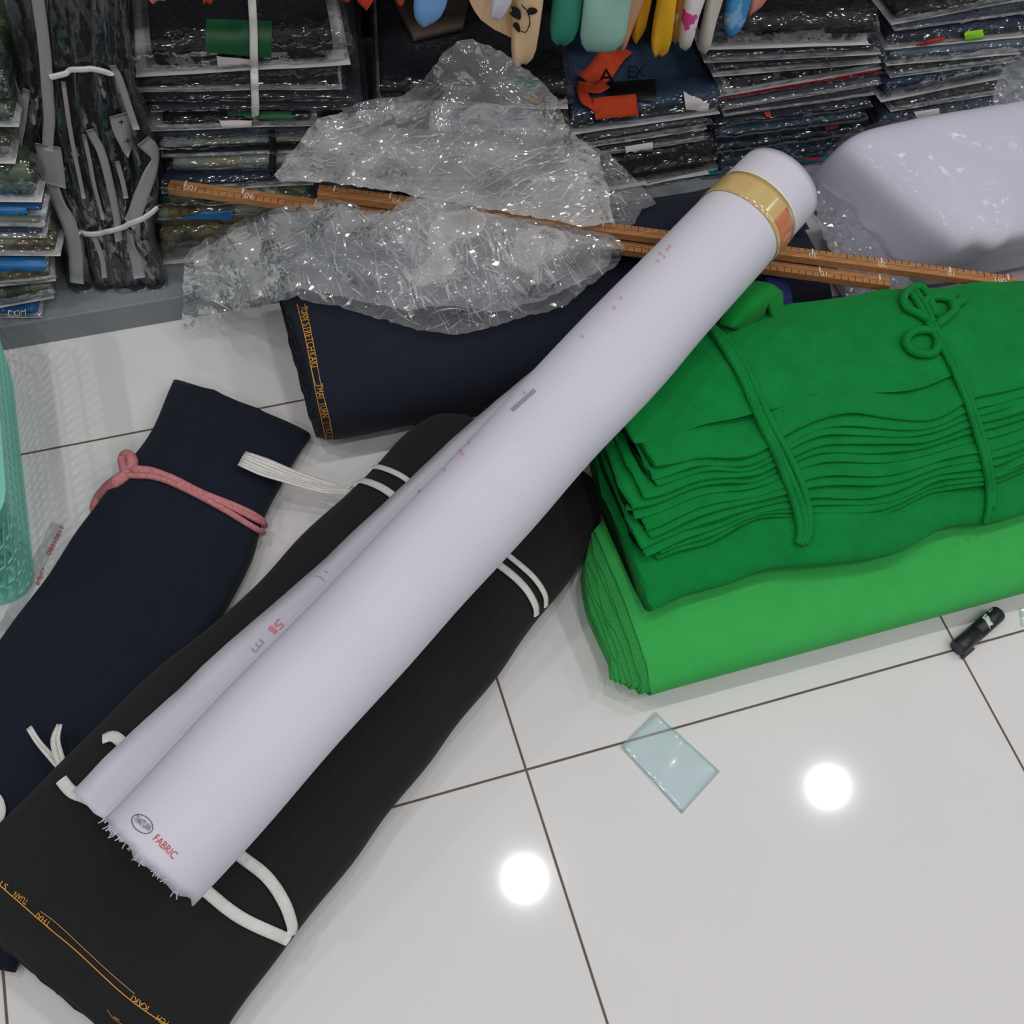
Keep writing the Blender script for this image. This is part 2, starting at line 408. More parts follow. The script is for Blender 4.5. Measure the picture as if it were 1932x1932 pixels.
M['heapclear'] = film('crumpled clear film', milk=.2, rough=.1, bscale=70, bump=.15, gloss=.5, edge=.3, milkcol=(228, 230, 236), facet=.3, vary=.08, stretch=(1, 3, 1.6))
M['heapfold'] = film('folded film ridge', milk=.42, rough=.16, bscale=120, bump=.1, gloss=.8, edge=.3, milkcol=(248, 248, 250), facet=.3)
M['bagfilm'] = film('clear bag film', milk=.008, rough=.1, bscale=120, bump=.12, gloss=.3, edge=.03, facet=.42, stretch=(1, 3, 1.5))
M['bundleclear'] = film('smooth bundle bag film', milk=.01, tint=(250, 250, 252), rough=.16, bscale=45, bump=.2, gloss=.08, base=.006, edge=.05, facet=.12, stretch=(1, 2.5, 1.5))
M['sheetfilm'] = film('clear thin film', milk=.05, rough=.07, bscale=30, bump=.1, gloss=.5, edge=.1, facet=.2)
M['bundlefilm'] = film('pale bundle film', milk=.34, rough=.12, bscale=60, bump=.15, gloss=.4, edge=.25, milkcol=(205, 208, 222), facet=.35)
M['greyfilm'] = film('smoky sleeve film', milk=.015, rough=.14, bscale=90, bump=.15, gloss=.16, edge=.06, milkcol=(190, 190, 192), facet=.22, stretch=(2, 2, .7))
M['bluefilm'] = film('pale blue film', milk=.2, tint=(252, 255, 255), rough=.08, bscale=6, bump=.02, gloss=.5, edge=.1, milkcol=(222, 246, 252), facet=.03)
M['lining'] = plain('white bag lining', (232, 226, 226), .5)
M['card_white'] = plain('white card', (214, 208, 208), .6)

# ================================================================== SETTING
def struct(name, V, F, mat, smooth=False):
    o = mk(name, V, F, mat, None, smooth); o['kind'] = 'structure'; return o
V, F = box_vf((-3.6, -3.6, -.05), (4.2, 1.45, 0)); struct('floor', V, F, M['floor'])
V, F = box_vf((-3.6, -3.6, CEIL), (4.2, 1.45, CEIL + .05)); struct('ceiling', V, F, M['white_wall'])
V, F = box_vf((-3.6, 1.37, 0), (4.2, 1.45, CEIL)); struct('wall_back', V, F, M['white_wall'])
m_em, nt, b = nmat('lamp diffuser'); b.inputs['Base Color'].default_value = (.9, .9, .9, 1); b.inputs['Roughness'].default_value = .5
for i, (lx, ly) in enumerate(LAMPS):
    a = np.linspace(0, 2 * np.pi, 33)[:-1]
    prof = [(.05, -.016), (.066, -.02), (.07, -.008), (.07, 0), (.05, 0)]
    V = [(lx + r * math.cos(t), ly + r * math.sin(t), CEIL + z) for r, z in prof for t in a]
    o = mk('ceiling_downlight', V, grid_faces(5, 32, True) + [tuple(4 * 32 + k for k in range(32))], M['white_wall'])
    tag(o, 'round white recessed ceiling downlight above the shop floor', 'ceiling light', 'downlights in the ceiling')

# ================================================================== SHELF UNIT
SHY = 0.785
sh = thing('shelf_unit', 'long grey shop shelf with a low base board along the back wall', 'shelf', (.4, 1.05, 0))
V, F = box_vf((-1.6, SHY, 0), (2.2, 1.34, .048)); bevel(mk('base_board', V, F, M['grey'], sh, False), .002)
V, F = box_vf((-1.6, 1.30, .048), (2.2, 1.35, 1.05)); mk('back_panel', V, F, M['back'], sh, False)
V, F = box_vf((-1.6, .84, .80), (2.2, 1.30, .82)); mk('upper_shelf', V, F, M['grey'], sh, False)
for x in (-1.58, 2.16):
    V, F = box_vf((x, .86, .048), (x + .02, 1.30, .80)); mk('side_panel', V, F, M['grey'], sh, False)
RAILY, RAILZ = .775, .76
V, F = tube_vf([(-1.55, RAILY, RAILZ), (.3, RAILY, RAILZ), (2.15, RAILY, RAILZ)], .0125, 14, 2); 
rail = mk('hanging_rail', V, F, plain('chrome', (200, 200, 205), .2, .5, 1.0), sh)
for x in (-1.2, .3, 1.8):
    V, F = box_vf((x - .01, RAILY, RAILZ - .004), (x + .01, .86, RAILZ + .06)); mk('rail_bracket', V, F, M['grey'], sh, False)

# ================================================================== slab / bag builders
def slab_vf(org, U, Vd, Wd, D, H, seed, nx=26, ny=14, zoff=None, p=2.6, amp=.0025, grow=0.0, crump=0.0, top_scale=1.0, cw=.06, zmin=None, nseed=None):
    """soft closed slab; org = front-left-bottom corner, U right, Vd back"""
    org, U, Vd = map(np.asarray, (org, U, Vd)); g = grow
    us = 0.5 - 0.5 * np.cos(np.linspace(0, np.pi, nx)); vs = 0.5 - 0.5 * np.cos(np.linspace(0, np.pi, ny))
    uu, vv = np.meshgrid(us, vs, indexing='ij')
    prof = (np.clip(1 - np.abs(2 * uu - 1) ** (p * 3), 0, 1) * np.clip(1 - np.abs(2 * vv - 1) ** (p * 2.2), 0, 1)) ** .5
    out = []
    for side in (1, -1):
        X = (-g + uu * (Wd + 2 * g)); Y = (-g + vv * (D + 2 * g))
        P = org + X[..., None] * U + Y[..., None] * Vd
        hz = H / 2 + side * (H / 2 * prof * (top_scale if side > 0 else 1))
        P[..., 2] += hz
        P[..., 2] += amp * wob(P * [1, 1, 0], .12, seed if nseed is None else nseed) * .6
        if crump: 
            P[..., 2] -= side * prof * crump * np.abs(crease(P, cw, seed + 3)).clip(0, 1.4)
            P[..., 1] += crump * crease(P, cw, seed + 5) * .8
            P[..., 0] += crump * crease(P, cw, seed + 8) * .6
        if zmin is not None: P[..., 2] = np.maximum(P[..., 2], zmin)
        out.append(P.reshape(-1, 3))
    n = nx * ny
    V = np.vstack(out)
    F = grid_faces(nx, ny) ; F = [f[::-1] for f in F]
    F2 = [tuple(i + n for i in f[::-1]) for f in F]
    edge = [i * ny for i in range(nx)] + [(nx - 1) * ny + j for j in range(1, ny)] + [i * ny + ny - 1 for i in range(nx - 2, -1, -1)] + [j for j in range(ny - 2, 0, -1)]
    R = [(edge[k], edge[(k + 1) % len(edge)], edge[(k + 1) % len(edge)] + n, edge[k] + n) for k in range(len(edge))]
    return V, F + F2 + R
MATC = {}
def cloth(col, patt=None):
    key = (col, patt)
    if key not in MATC:
        if patt == 'camo': MATC[key] = pattern('printed camouflage cloth', [(56, 60, 40), (108, 98, 62), (150, 128, 84), (176, 182, 160)], 22)
        elif patt == 'leaf': MATC[key] = pattern('printed leaf cloth', [(30, 42, 34), (66, 84, 56), (120, 132, 104), (190, 198, 180)], 26)
        elif patt == 'pale': MATC[key] = pattern('printed pale cloth', [(176, 168, 132), (168, 178, 166), (186, 192, 186), (140, 158, 172)], 14)
        else: MATC[key] = fabric('garment cloth', col, tuple(min(255, int(c * 1.15 + 6)) for c in col), scale=900, bump=.2, mott=40)
    return MATC[key]
STACK = {}
def bag_stack(sname, Y, rows, top_th, depth=.30, group=None, cat='bagged garment', seed=0, name='bagged_trousers', filmk='bagfilm', gap=.0015):
    """rows from top: dict(l, r, col, patt, lining, label); l/r: ends of the front bottom edge as seen"""
    base = []
    for r in rows:
        a = WY(*r['l'], r.get('Y', Y)); b = W(*r['r'], a[2])
        if 'ext' in r: a = a + (a - b) / np.linalg.norm(a - b) * r['ext']
        base.append((a, b))
    objs = []
    for i, r in enumerate(rows):
        a, b = base[i]; Wd = np.linalg.norm((b - a)[:2])
        U = np.array([(b - a)[0], (b - a)[1], 0]) / Wd; Vd = np.array([-U[1], U[0], 0])
        up = base[i - 1][0][2] if i else a[2] + top_th
        H = max(.009, up - a[2] - gap)
        if i == len(rows) - 1 and 'floor' in r:                      # rests on the base board
            H = H + a[2] - r['floor']; a = a.copy(); a[2] = r['floor']
        D = r.get('D', depth)
        t = thing(r.get('name', name), r['label'], r.get('cat', cat), (a + b) / 2 + Vd * D / 2, group)
        sd = seed * 37 + i * 5 + 3
        li = .004 if r.get('lining', True) else 0; il, ir = r.get('inset', (.004, .004) if li else (.003, .003)); iff = .0015
        zm = r.get('floor'); zm = None if zm is None else zm + .0004
        v, f = slab_vf(a + np.array([0, 0, li + .001]) + U * il + Vd * iff, U, Vd, Wd - il - ir, D, max(.003, H - li - .0035), sd, amp=.0012, nseed=seed, zmin=zm, p=12)
        g = mk('garment', v, f, cloth(r['col'], r.get('patt')), t, closed=True)
        if li:
            v, f = slab_vf(a, U, Vd, Wd, D * .96, .0034 + r.get('lt', 0), sd + 1, nx=20, ny=8, amp=.0012, p=4, nseed=seed, zmin=zm)
            mk('bag_lining', v, f, M['lining'] if not r.get('lcol') else plain('coloured edging', r['lcol'], .5), t)
        v, f = slab_vf(a, U, Vd, Wd, D, H, sd + 2, nx=44, ny=18, amp=.0012, grow=.005, crump=.0022, cw=.03, nseed=seed, zmin=zm, p=9)
        fl = mk('plastic_bag', v, f, M[r.get('film', filmk)], t, closed=True)
        objs.append((t, g, fl, bvh_of([fl])))
    STACK[sname] = objs
    return objs
BP = .0485
BLK = (24, 24, 28); DNV = (26, 30, 42); JEAN = (52, 72, 100); GRY = (70, 74, 80); LGR = (118, 134, 150)
# stack of black trousers with white linings (white ribbon)
gC = bag_stack('C', .85, [
    dict(l=(258, 150), r=(662, 126), col=BLK, lt=.002, inset=(.024, .02), label='large black folded trousers in clear bag with green card, top of ribbon-tied stack'),
    dict(l=(230, 177), r=(646, 171), col=BLK, label='black bagged trousers with white rim, second from top under the white ribbon'),
    dict(l=(250, 200), r=(662, 195), col=(34, 34, 42), lining=False, label='glinting black bag without white rim, third from top in the ribbon-tied stack'),
    dict(l=(272, 217), r=(690, 209), col=(60, 64, 72), lining=False, label='thin grey bagged trousers, fourth from top in the ribbon-tied stack'),
    dict(l=(278, 252), r=(600, 240), col=(26, 26, 34), lt=.002, inset=(.022, .008), label='dark bagged trousers with small green tag, lowest one bound by white ribbon'),
    dict(l=(288, 267), r=(600, 258), col=(48, 56, 72), lining=False, label='slate bagged garment directly below the ribbon-tied black trousers'),
    dict(l=(298, 288), r=(590, 274), col=(0, 0, 0), patt='pale', lining=False, label='cream and pale blue printed garment in bag under the black trousers'),
    dict(l=(305, 299), r=(585, 290), col=(30, 34, 44), lining=True, label='thin dark bag between the two cream printed bags'),
    dict(l=(325, 333), r=(590, 326), col=(0, 0, 0), patt='pale', lining=False, label='pale green and tan printed bag just above the wooden ruler'),
    dict(l=(305, 368), r=(592, 350), col=(46, 60, 84), lining=True, label='navy bag with rounded white edge, right behind the wooden ruler'),
    dict(l=(298, 392), r=(590, 390), col=(0, 0, 0), patt='leaf', lining=False, label='leafy green printed bag just below the left end of the ruler'),
    dict(l=(298, 430), r=(560, 418), col=(0, 0, 0), patt='camo', lining=False, label='tan camouflage bag with a bright blue strip below the ruler'),
    dict(l=(302, 478), r=(540, 462), col=(0, 0, 0), patt='camo', lining=True, floor=BP, label='bottom camouflage bag of the ruler stack, resting on the grey board'),
], .062, group='bagged trousers in the ribbon-tied stack', seed=1)
# navy stack behind the heap
gE = bag_stack('E', .86, [
    dict(l=(712, 205), r=(1072, 208), col=(20, 22, 30), lt=.002, label='near-black bagged garment on top of the stack behind the film heap'),
    dict(l=(716, 245), r=(1064, 248), col=(22, 26, 38), label='midnight bagged garment, second in the stack behind the film heap'),
    dict(l=(722, 290), r=(1066, 292), col=(22, 26, 38), label='navy bagged garment in the middle of the stack behind the film heap'),
    dict(l=(730, 340), r=(1072, 342), col=(26, 30, 40), label='dark bagged garment, fourth down in the stack behind the film heap'),
    dict(l=(738, 400), r=(1078, 400), col=(26, 30, 40), floor=BP, label='lowest dark bagged garment of the stack hidden by the film heap'),
], .05, group='dark bagged garments behind the film heap', seed=2)
gF = bag_stack('F', .85, [
    dict(l=(1072, 258), r=(1358, 218), col=JEAN, lt=.0035, label='blue jeans with orange ribbon and black hang tag in clear bag'),
    dict(l=(1098, 282), r=(1334, 245), col=(92, 96, 100), label='mid grey bagged trousers just under the orange-tagged jeans'),
    dict(l=(1118, 297), r=(1332, 266), col=(52, 52, 56), lining=True, label='charcoal bag with a black and white checked edge under grey trousers'),
    dict(l=(1145, 362), r=(1338, 330), col=(44, 42, 44), label='shiny charcoal bag with crinkled film, thickest below the orange-tagged jeans'),
    dict(l=(1210, 384), r=(1350, 352), col=(150, 150, 150), lt=.003, floor=BP, label='flat bag with thick white edge at the bottom below the charcoal bag'),
], .05, group='bagged jeans in the orange ribbon stack', seed=3)
gG = bag_stack('G', .85, [
    dict(l=(1318, 98), r=(1640, 86), col=(34, 32, 32), label='big glossy black bagged trousers topping the stack right of the sleeves'),
    dict(l=(1328, 122), r=(1662, 104), col=(44, 46, 56), label='slim dark bag under the big glossy black bag, white edge'),
    dict(l=(1345, 148), r=(1662, 120), col=(50, 52, 62), label='dark blue bag just above the white-lined bag over the red edge'),
    dict(l=(1358, 186), r=(1664, 132), col=(40, 42, 50), lt=.002, inset=(.018, .006), label='black bag with white corner directly above the red edge'),
    dict(l=(1360, 192), r=(1665, 140), col=(168, 36, 44), lining=True, lcol=(168, 36, 44), label='thin red-edged bag in the middle of the stack beside the orange-tagged jeans'),
    dict(l=(1362, 210), r=(1664, 160), col=(92, 102, 118), label='blue-grey bagged jeans right below the red edge'),
    dict(l=(1366, 222), r=(1650, 180), col=(62, 60, 66), label='thin grey bag with white edge below the blue-grey jeans'),
    dict(l=(1345, 245), r=(1636, 208), col=(36, 46, 62), lining=False, label='dark bag with a small red dot, upper of the navy jeans'),
    dict(l=(1346, 272), r=(1624, 236), col=(58, 76, 98), lining=False, label='steel-blue jeans bag with pale fold below the red-dot bag'),
    dict(l=(1348, 300), r=(1620, 262), col=(30, 40, 56), lining=False, label='dark navy bag with a small red tag, under steel-blue jeans'),
    dict(l=(1350, 345), r=(1600, 305), col=(52, 72, 92), lining=False, label='faded blue jeans bag behind the taped end of the white roll'),
    dict(l=(1318, 362), r=(1560, 330), col=(16, 110, 132), lining=False, floor=BP, label='teal-edged flat bag at the bottom behind the white roll'),
], .055, group='bagged jeans in the red edge stack', seed=4)
gH = bag_stack('H', .85, [
    dict(l=(1682, 48), r=(1935, 2), col=(48, 34, 36), label='maroon-black bag with a pink tag topping the far right stack'),
    dict(l=(1688, 60), r=(1935, 27), col=(64, 76, 98), label='denim bag with white edge, second from top in the far right stack'),
    dict(l=(1668, 96), r=(1935, 72), col=(46, 56, 78), lt=.001, label='navy bag with lime green sticker and red strip in far right stack'),
    dict(l=(1672, 126), r=(1925, 104), col=LGR, lt=.0015, label='pale blue-grey bagged jeans below the lime green sticker'),
    dict(l=(1680, 148), r=(1915, 118), col=(70, 72, 82), label='thin slate bag with wavy white edge under the pale jeans'),
    dict(l=(1662, 194), r=(1900, 148), col=(48, 74, 108), label='thick mid-blue jeans bag, the deepest blue in the far right stack'),
    dict(l=(1680, 212), r=(1890, 178), col=(66, 60, 64), label='dark grey-brown bag below the thick mid-blue jeans'),
    dict(l=(1655, 245), r=(1880, 215), col=(40, 58, 84), lining=False, label='blue bag with white paper label just above the white bundle'),
    dict(l=(1660, 300), r=(1880, 270), col=(40, 58, 84), lining=False, floor=BP, label='lowest navy bag of the far right stack, hidden by the white bundle'),
], .03, group='bagged jeans in the far right stack', seed=5)
gA = bag_stack('A', .80, [
    dict(l=(-53, 196), ext=.16, r=(22, 196), col=(0, 0, 0), patt='leaf', lining=False, label='dark leafy bag at the top of the printed stack at left edge'),
    dict(l=(-38, 243), ext=.16, r=(37, 243), col=(0, 0, 0), patt='leaf', lt=.004, label='leaf print bag with fat pale green edge, upper part of left stack'),
    dict(l=(-45, 312), ext=.16, r=(30, 312), col=(0, 0, 0), patt='camo', lt=.003, label='brown camouflage bag with pinkish edge in the left edge stack'),
    dict(l=(5, 386), ext=.16, r=(80, 386), col=(0, 0, 0), patt='leaf', lt=.006, label='green leaf bag with swollen cream edge above the blue strip, left stack'),
    dict(l=(13, 408), ext=.16, r=(88, 408), col=(20, 92, 150), lining=True, lt=.001, label='thin bag with torn blue strip in the left edge stack'),
    dict(l=(9, 430), ext=.16, r=(84, 430), col=(168, 168, 150), lt=.002, label='cream folded bag below the torn blue strip, left edge stack'),
    dict(l=(13, 450), ext=.16, r=(88, 450), col=(66, 82, 104), lining=True, label='thin slate-blue bag below the cream folded bag, left edge stack'),
    dict(l=(40, 486), ext=.16, r=(115, 486), col=(0, 0, 0), patt='camo', lt=.004, label='widest camouflage bag with pale hem standing out of the left stack'),
    dict(l=(15, 511), ext=.16, r=(90, 511), col=(22, 104, 164), lining=True, label='bag with bright blue printed header under the widest camouflage bag'),
    dict(l=(31, 540), ext=.16, r=(106, 532), col=(0, 0, 0), patt='camo', lt=.002, label='brown camouflage bag with drooping pale corner, low in left stack'),
    dict(l=(28, 578), ext=.16, r=(103, 564), col=(0, 0, 0), patt='leaf', lt=.001, label='dark leaf print bag, second from the bottom beside the mint basket'),
    dict(l=(9, 612), ext=.16, r=(84, 612), col=(20, 96, 160), lining=True, floor=BP, label='blue printed bag at the bottom of left stack, lettering on its edge'),
], .05, depth=.27, group='printed garment bags at the left edge', seed=6, name='bagged_garment')
# make the left stack reach back without leaving the shelf: cards, tags, stickers
def sb(k, i): return STACK[k][i]
def on(k, i, corners, mat, name, off=.0012, label=None): return decal(name, corners, sb(k, i)[3], mat, sb(k, i)[0], off, label=label)
m_gcard = plain('green card', (16, 84, 46), .5); m_lime = plain('lime sticker', (150, 222, 52), .5); m_or = fabric('orange ribbon', (206, 70, 40), (220, 84, 48), scale=400, bump=.2)
m_red = plain('red strip', (186, 52, 58), .5); m_pk = plain('pinkish tag', (206, 170, 164), .6); m_blk = plain('black tag', (12, 12, 14), .5); m_blue = plain('blue print', (16, 104, 164), .4)
on('C', 0, [(390, 38), (514, 42), (511, 107), (386, 97)], m_gcard, 'green_card', .002, 'green card')
on('C', 0, [(408, 104), (474, 110), (474, 136), (412, 135)], M['card_white'], 'paper_tag', .002, 'white tag')
on('C', 4, [(428, 212), (550, 212), (550, 227), (432, 219)], m_gcard, 'green_card', .003, 'green card')
on('C', 4, [(415, 226), (474, 226), (474, 236), (420, 238)], M['card_white'], 'paper_tag', .003, 'white tag')
on('C', 11, [(335, 412), (385, 400), (440, 397), (436, 412)], m_blue, 'blue_strip', .002, 'blue strip')
on('A', 4, [(0, 392), (50, 392), (55, 406), (0, 403)], m_blue, 'blue_strip', .002, 'blue strip')
on('A', 8, [(0, 494), (88, 492), (88, 508), (0, 510)], m_blue, 'blue_strip', .002, 'blue strip')
on('H', 0, [(1792, 20), (1842, 10), (1844, 24), (1796, 32)], m_pk, 'paper_tag', .003, 'pink tag')
on('H', 2, [(1817, 62), (1852, 57), (1858, 74), (1822, 78)], m_lime, 'sticker', .003, 'lime green sticker')
on('H', 2, [(1727, 80), (1780, 68), (1782, 74), (1730, 87)], m_red, 'red_strip', .003, 'red strip')
on('H', 7, [(1722, 212), (1770, 205), (1770, 214), (1728, 222)], M['card_white'], 'paper_tag', .003, 'white label')
on('G', 7, [(1440, 213), (1452, 211), (1454, 222), (1444, 223)], m_red, 'red_dot', .003, 'red dot')
on('G', 9, [(1555, 240), (1580, 237), (1580, 243), (1556, 246)], m_red, 'red_tag', .003, 'red tag')
on('G', 10, [(1516, 296), (1548, 294), (1548, 299), (1517, 301)], m_red, 'red_tag', .003, 'red tag')
on('F', 2, [(1178, 278), (1230, 270), (1230, 279), (1180, 287)], M['card_white'], 'checked_edge', .003)
on('F', 1, [(1276, 250), (1330, 240), (1330, 254), (1278, 262)], M['card_white'], 'paper_tag', .004, 'white tag')
on('F', 0, [(1288, 176), (1336, 194), (1334, 206), (1292, 204)], M['card_white'], 'paper_tag', .004, 'white tag')
fb = sb('F', 0)
strip('orange_ribbon', [(1170, 95), (1148, 118), (1128, 145), (1106, 160)], .04, fb[3], m_or, fb[0], .004, label='orange ribbon')
strip('orange_ribbon', [(1102, 164), (1098, 182), (1106, 198), (1130, 206)], .016, fb[3], m_or, fb[0], .006, label='orange ribbon')
strip('orange_ribbon', [(1118, 207), (1150, 203), (1198, 200)], .03, fb[3], m_or, fb[0], .006, label='orange ribbon')
strip('orange_ribbon', [(1104, 172), (1120, 178), (1142, 168)], .02, fb[3], m_or, fb[0], .007, label='orange ribbon')
on('F', 0, [(1145, 160), (1234, 154), (1238, 192), (1150, 190)], m_blk, 'hang_tag', .005, 'black hang tag')
lettering('tag_lettering', [('A', (1128, 164), (1156, 164), 26), ('EX', (1184, 156), (1216, 154), 22)], fb[3], m_blk, fb[0], .008)
ca = sb('A', 11)
lettering('header_lettering', [('.COM', (14, 597), (52, 594), 9)], ca[3], M['card_white'], ca[0], .005)
# white ribbon round the black trousers, black strap lower down
stC = bvh_of([x[2] for x in STACK['C'][:6]])
rb = strip('white_ribbon', [(473, -70), (476, 2), (479, 60), (480, 110), (481, 150), (482, 190), (482, 240)], .0095, stC, M['strap'], None, .006, k=4)
tag(rb, 'white plastic ribbon tied upright round the stack of black bagged trousers', 'ribbon')
stC2 = bvh_of([x[2] for x in STACK['C'][5:10]])
rb = strip('black_strap', [(512, 250), (516, 280), (514, 310), (512, 332)], .009, stC2, m_blk, None, .003, k=4)
tag(rb, 'short black strap hanging down beside the cream printed bags', 'strap')
# a dull brown card pack on the stack behind the heap
eb = STACK['E'][0]
o = decal('brown_card_pack', [(735, -6), (890, -10), (872, 60), (780, 82)], eb[3], plain('brown card', (74, 60, 54), .7), None, .006, th=.008)
if o: tag(o, 'dull brown card pack lying behind the light blue sleeve', 'card pack')

# ================================================================== upright black bundle (left)
def upright(px_pts, wd, label, col, Yf, seed, dw=.018):
    """a long folded garment standing on end: px_pts from top to bottom along its middle"""
    px_pts = [(2 * px_pts[0][0] - px_pts[1][0], -130, px_pts[0][2])] + px_pts; wd = (wd[0],) + tuple(wd)
    pts = np.array([WY(x, y, Yf + yo) for x, y, yo in px_pts])
    bot = pts[-1].copy(); bot[2] = BP + .001; pts[-1] = bot
    t = thing('bagged_trousers', label, 'bagged garment', bot, 'trousers standing in the tied upright bundle')
    n, m = 26, 18
    def shell(grow, cr, seed):
        tt = np.linspace(0, 1, n); Cc = interp(pts, tt); ww = np.interp(tt, np.linspace(0, 1, len(wd)), wd) * .37 + grow
        V = []
        for i in range(n):
            for k in range(m):
                a = 2 * math.pi * k / m; ca, sa = math.cos(a), math.sin(a)
                V.append(Cc[i] + [ww[i] * np.sign(ca) * abs(ca) ** .7, (dw + grow) * np.sign(sa) * abs(sa) ** .7, 0])
        V = np.array(V); V += cr * np.stack([crease(V * [1, 1, .35], .04, seed), crease(V * [1, 1, .35], .04, seed + 1), 0 * V[:, 0]], -1)
        return V, grid_faces(n, m, True) + [tuple(range(m)), tuple((n - 1) * m + k for k in range(m - 1, -1, -1))]
    v, f = shell(0, .0015, seed); mk('garment', v, f, cloth(col), t)
    v, f = shell(.005, .0022, seed + 9); fl = mk('plastic_bag', v, f, M['greyfilm'], t)
    return t, fl
UB = []
specs = [([(33, 0, 0), (60, 140, 0), (58, 240, 0), (86, 330, 0), (130, 440, 0), (150, 535, 0)], (.03, .03, .026, .026, .026, .024), 'leftmost slim black trousers with pale sleeve edge in upright bundle', (26, 26, 33)),
         ([(72, 0, 0), (86, 130, 0), (98, 230, 0), (112, 330, 0), (138, 425, 0), (158, 530, 0)], (.032, .026, .03, .034, .028, .03), 'black trousers with crumpled white sleeve edge, second in upright bundle', (30, 30, 33)),
         ([(118, 0, 0), (124, 130, 0), (132, 230, 0), (150, 330, 0), (180, 425, 0), (196, 525, 0)], (.05, .04, .04, .038, .032, .034), 'plain black trousers in the middle of the upright bundle', (30, 29, 33)),
         ([(160, 0, 0), (160, 130, 0), (168, 230, 0), (190, 330, 0), (212, 425, 0), (228, 525, 0)], (.045, .038, .036, .034, .03, .034), 'black trousers with grey inner fold, right of bundle middle', (28, 28, 33)),
         ([(196, 0, 0), (196, 130, 0), (210, 230, 0), (228, 330, 0), (242, 425, 0), (256, 525, 0)], (.035, .034, .034, .032, .03, .034), 'black trousers behind the printed white flap in upright bundle', (24, 24, 33)),
         ([(216, 60, 0), (232, 150, 0), (262, 250, 0), (272, 330, 0), (262, 425, 0), (290, 520, 0)], (.03, .03, .036, .034, .036, .036), 'rightmost black trousers with broad white sleeve edge in upright bundle', (26, 26, 33))]
for i, (p, wd, lab, col) in enumerate(specs):
    UB.append(upright(p, wd, lab, col, (.850, .844, .838, .833, .829, .826)[i], 400 + 20 * i))
bU = bvh_of([x[1] for x in UB])
M['paleedge'] = plain('pale sleeve edge', (160, 158, 162), .3)
def edge(i, path, wd, mat='paleedge', name='sleeve_edge', off=.003):
    return strip(name, path, wd, bU, M[mat], UB[i][0], off, k=5, label='pale sleeve edge')
edge(0, [(28, 120), (38, 170), (46, 190)], .012)
edge(0, [(52, 165), (44, 230), (42, 280)], .008); edge(0, [(56, 290), (62, 320), (78, 350)], .008)
edge(1, [(60, -60), (72, 0), (80, 60), (88, 150), (92, 220), (92, 280)], .013); edge(1, [(92, 270), (98, 310), (104, 345)], .03)
edge(1, [(100, 345), (118, 390), (134, 430), (142, 470), (146, 530)], .018)
edge(3, [(168, 240), (188, 280), (202, 330), (216, 400), (222, 450)], .010)
edge(2, [(118, 150), (128, 220), (142, 300), (158, 370)], .005); edge(3, [(160, 250), (176, 330), (196, 410)], .005); edge(5, [(214, 120), (236, 180), (258, 240)], .008); edge(2, [(176, 440), (190, 480), (196, 520)], .007)
edge(4, [(222, 212), (230, 250), (240, 280)], .024); edge(4, [(220, 300), (230, 340), (236, 370)], .006)
edge(5, [(268, 262), (288, 290), (278, 330), (262, 380), (248, 420)], .018); edge(4, [(246, 430), (254, 470), (262, 520)], .016)
bunE = bU
for nm, path, wd, lab in (('tie_cord', [(100, 140), (125, 132), (160, 124), (190, 126), (212, 134)], .006, 'dull cream cord round the upper part of the upright black bundle'),
                     ('tie_cord', [(148, 432), (170, 436), (205, 430), (245, 418), (276, 400), (290, 386)], .007, 'off-white cord pulled tight round the lower part of the upright black bundle')):
    o = strip(nm, path, wd, bU, M['strap'], None, .005, k=6, th=.003); tag(o, lab, 'cord', 'cords round the upright bundle')
lettering('printed_marks', [('+', (220, 232), (230, 232), 12), ('+', (230, 270), (241, 268), 12)], bU, m_blk, UB[4][0], .006)

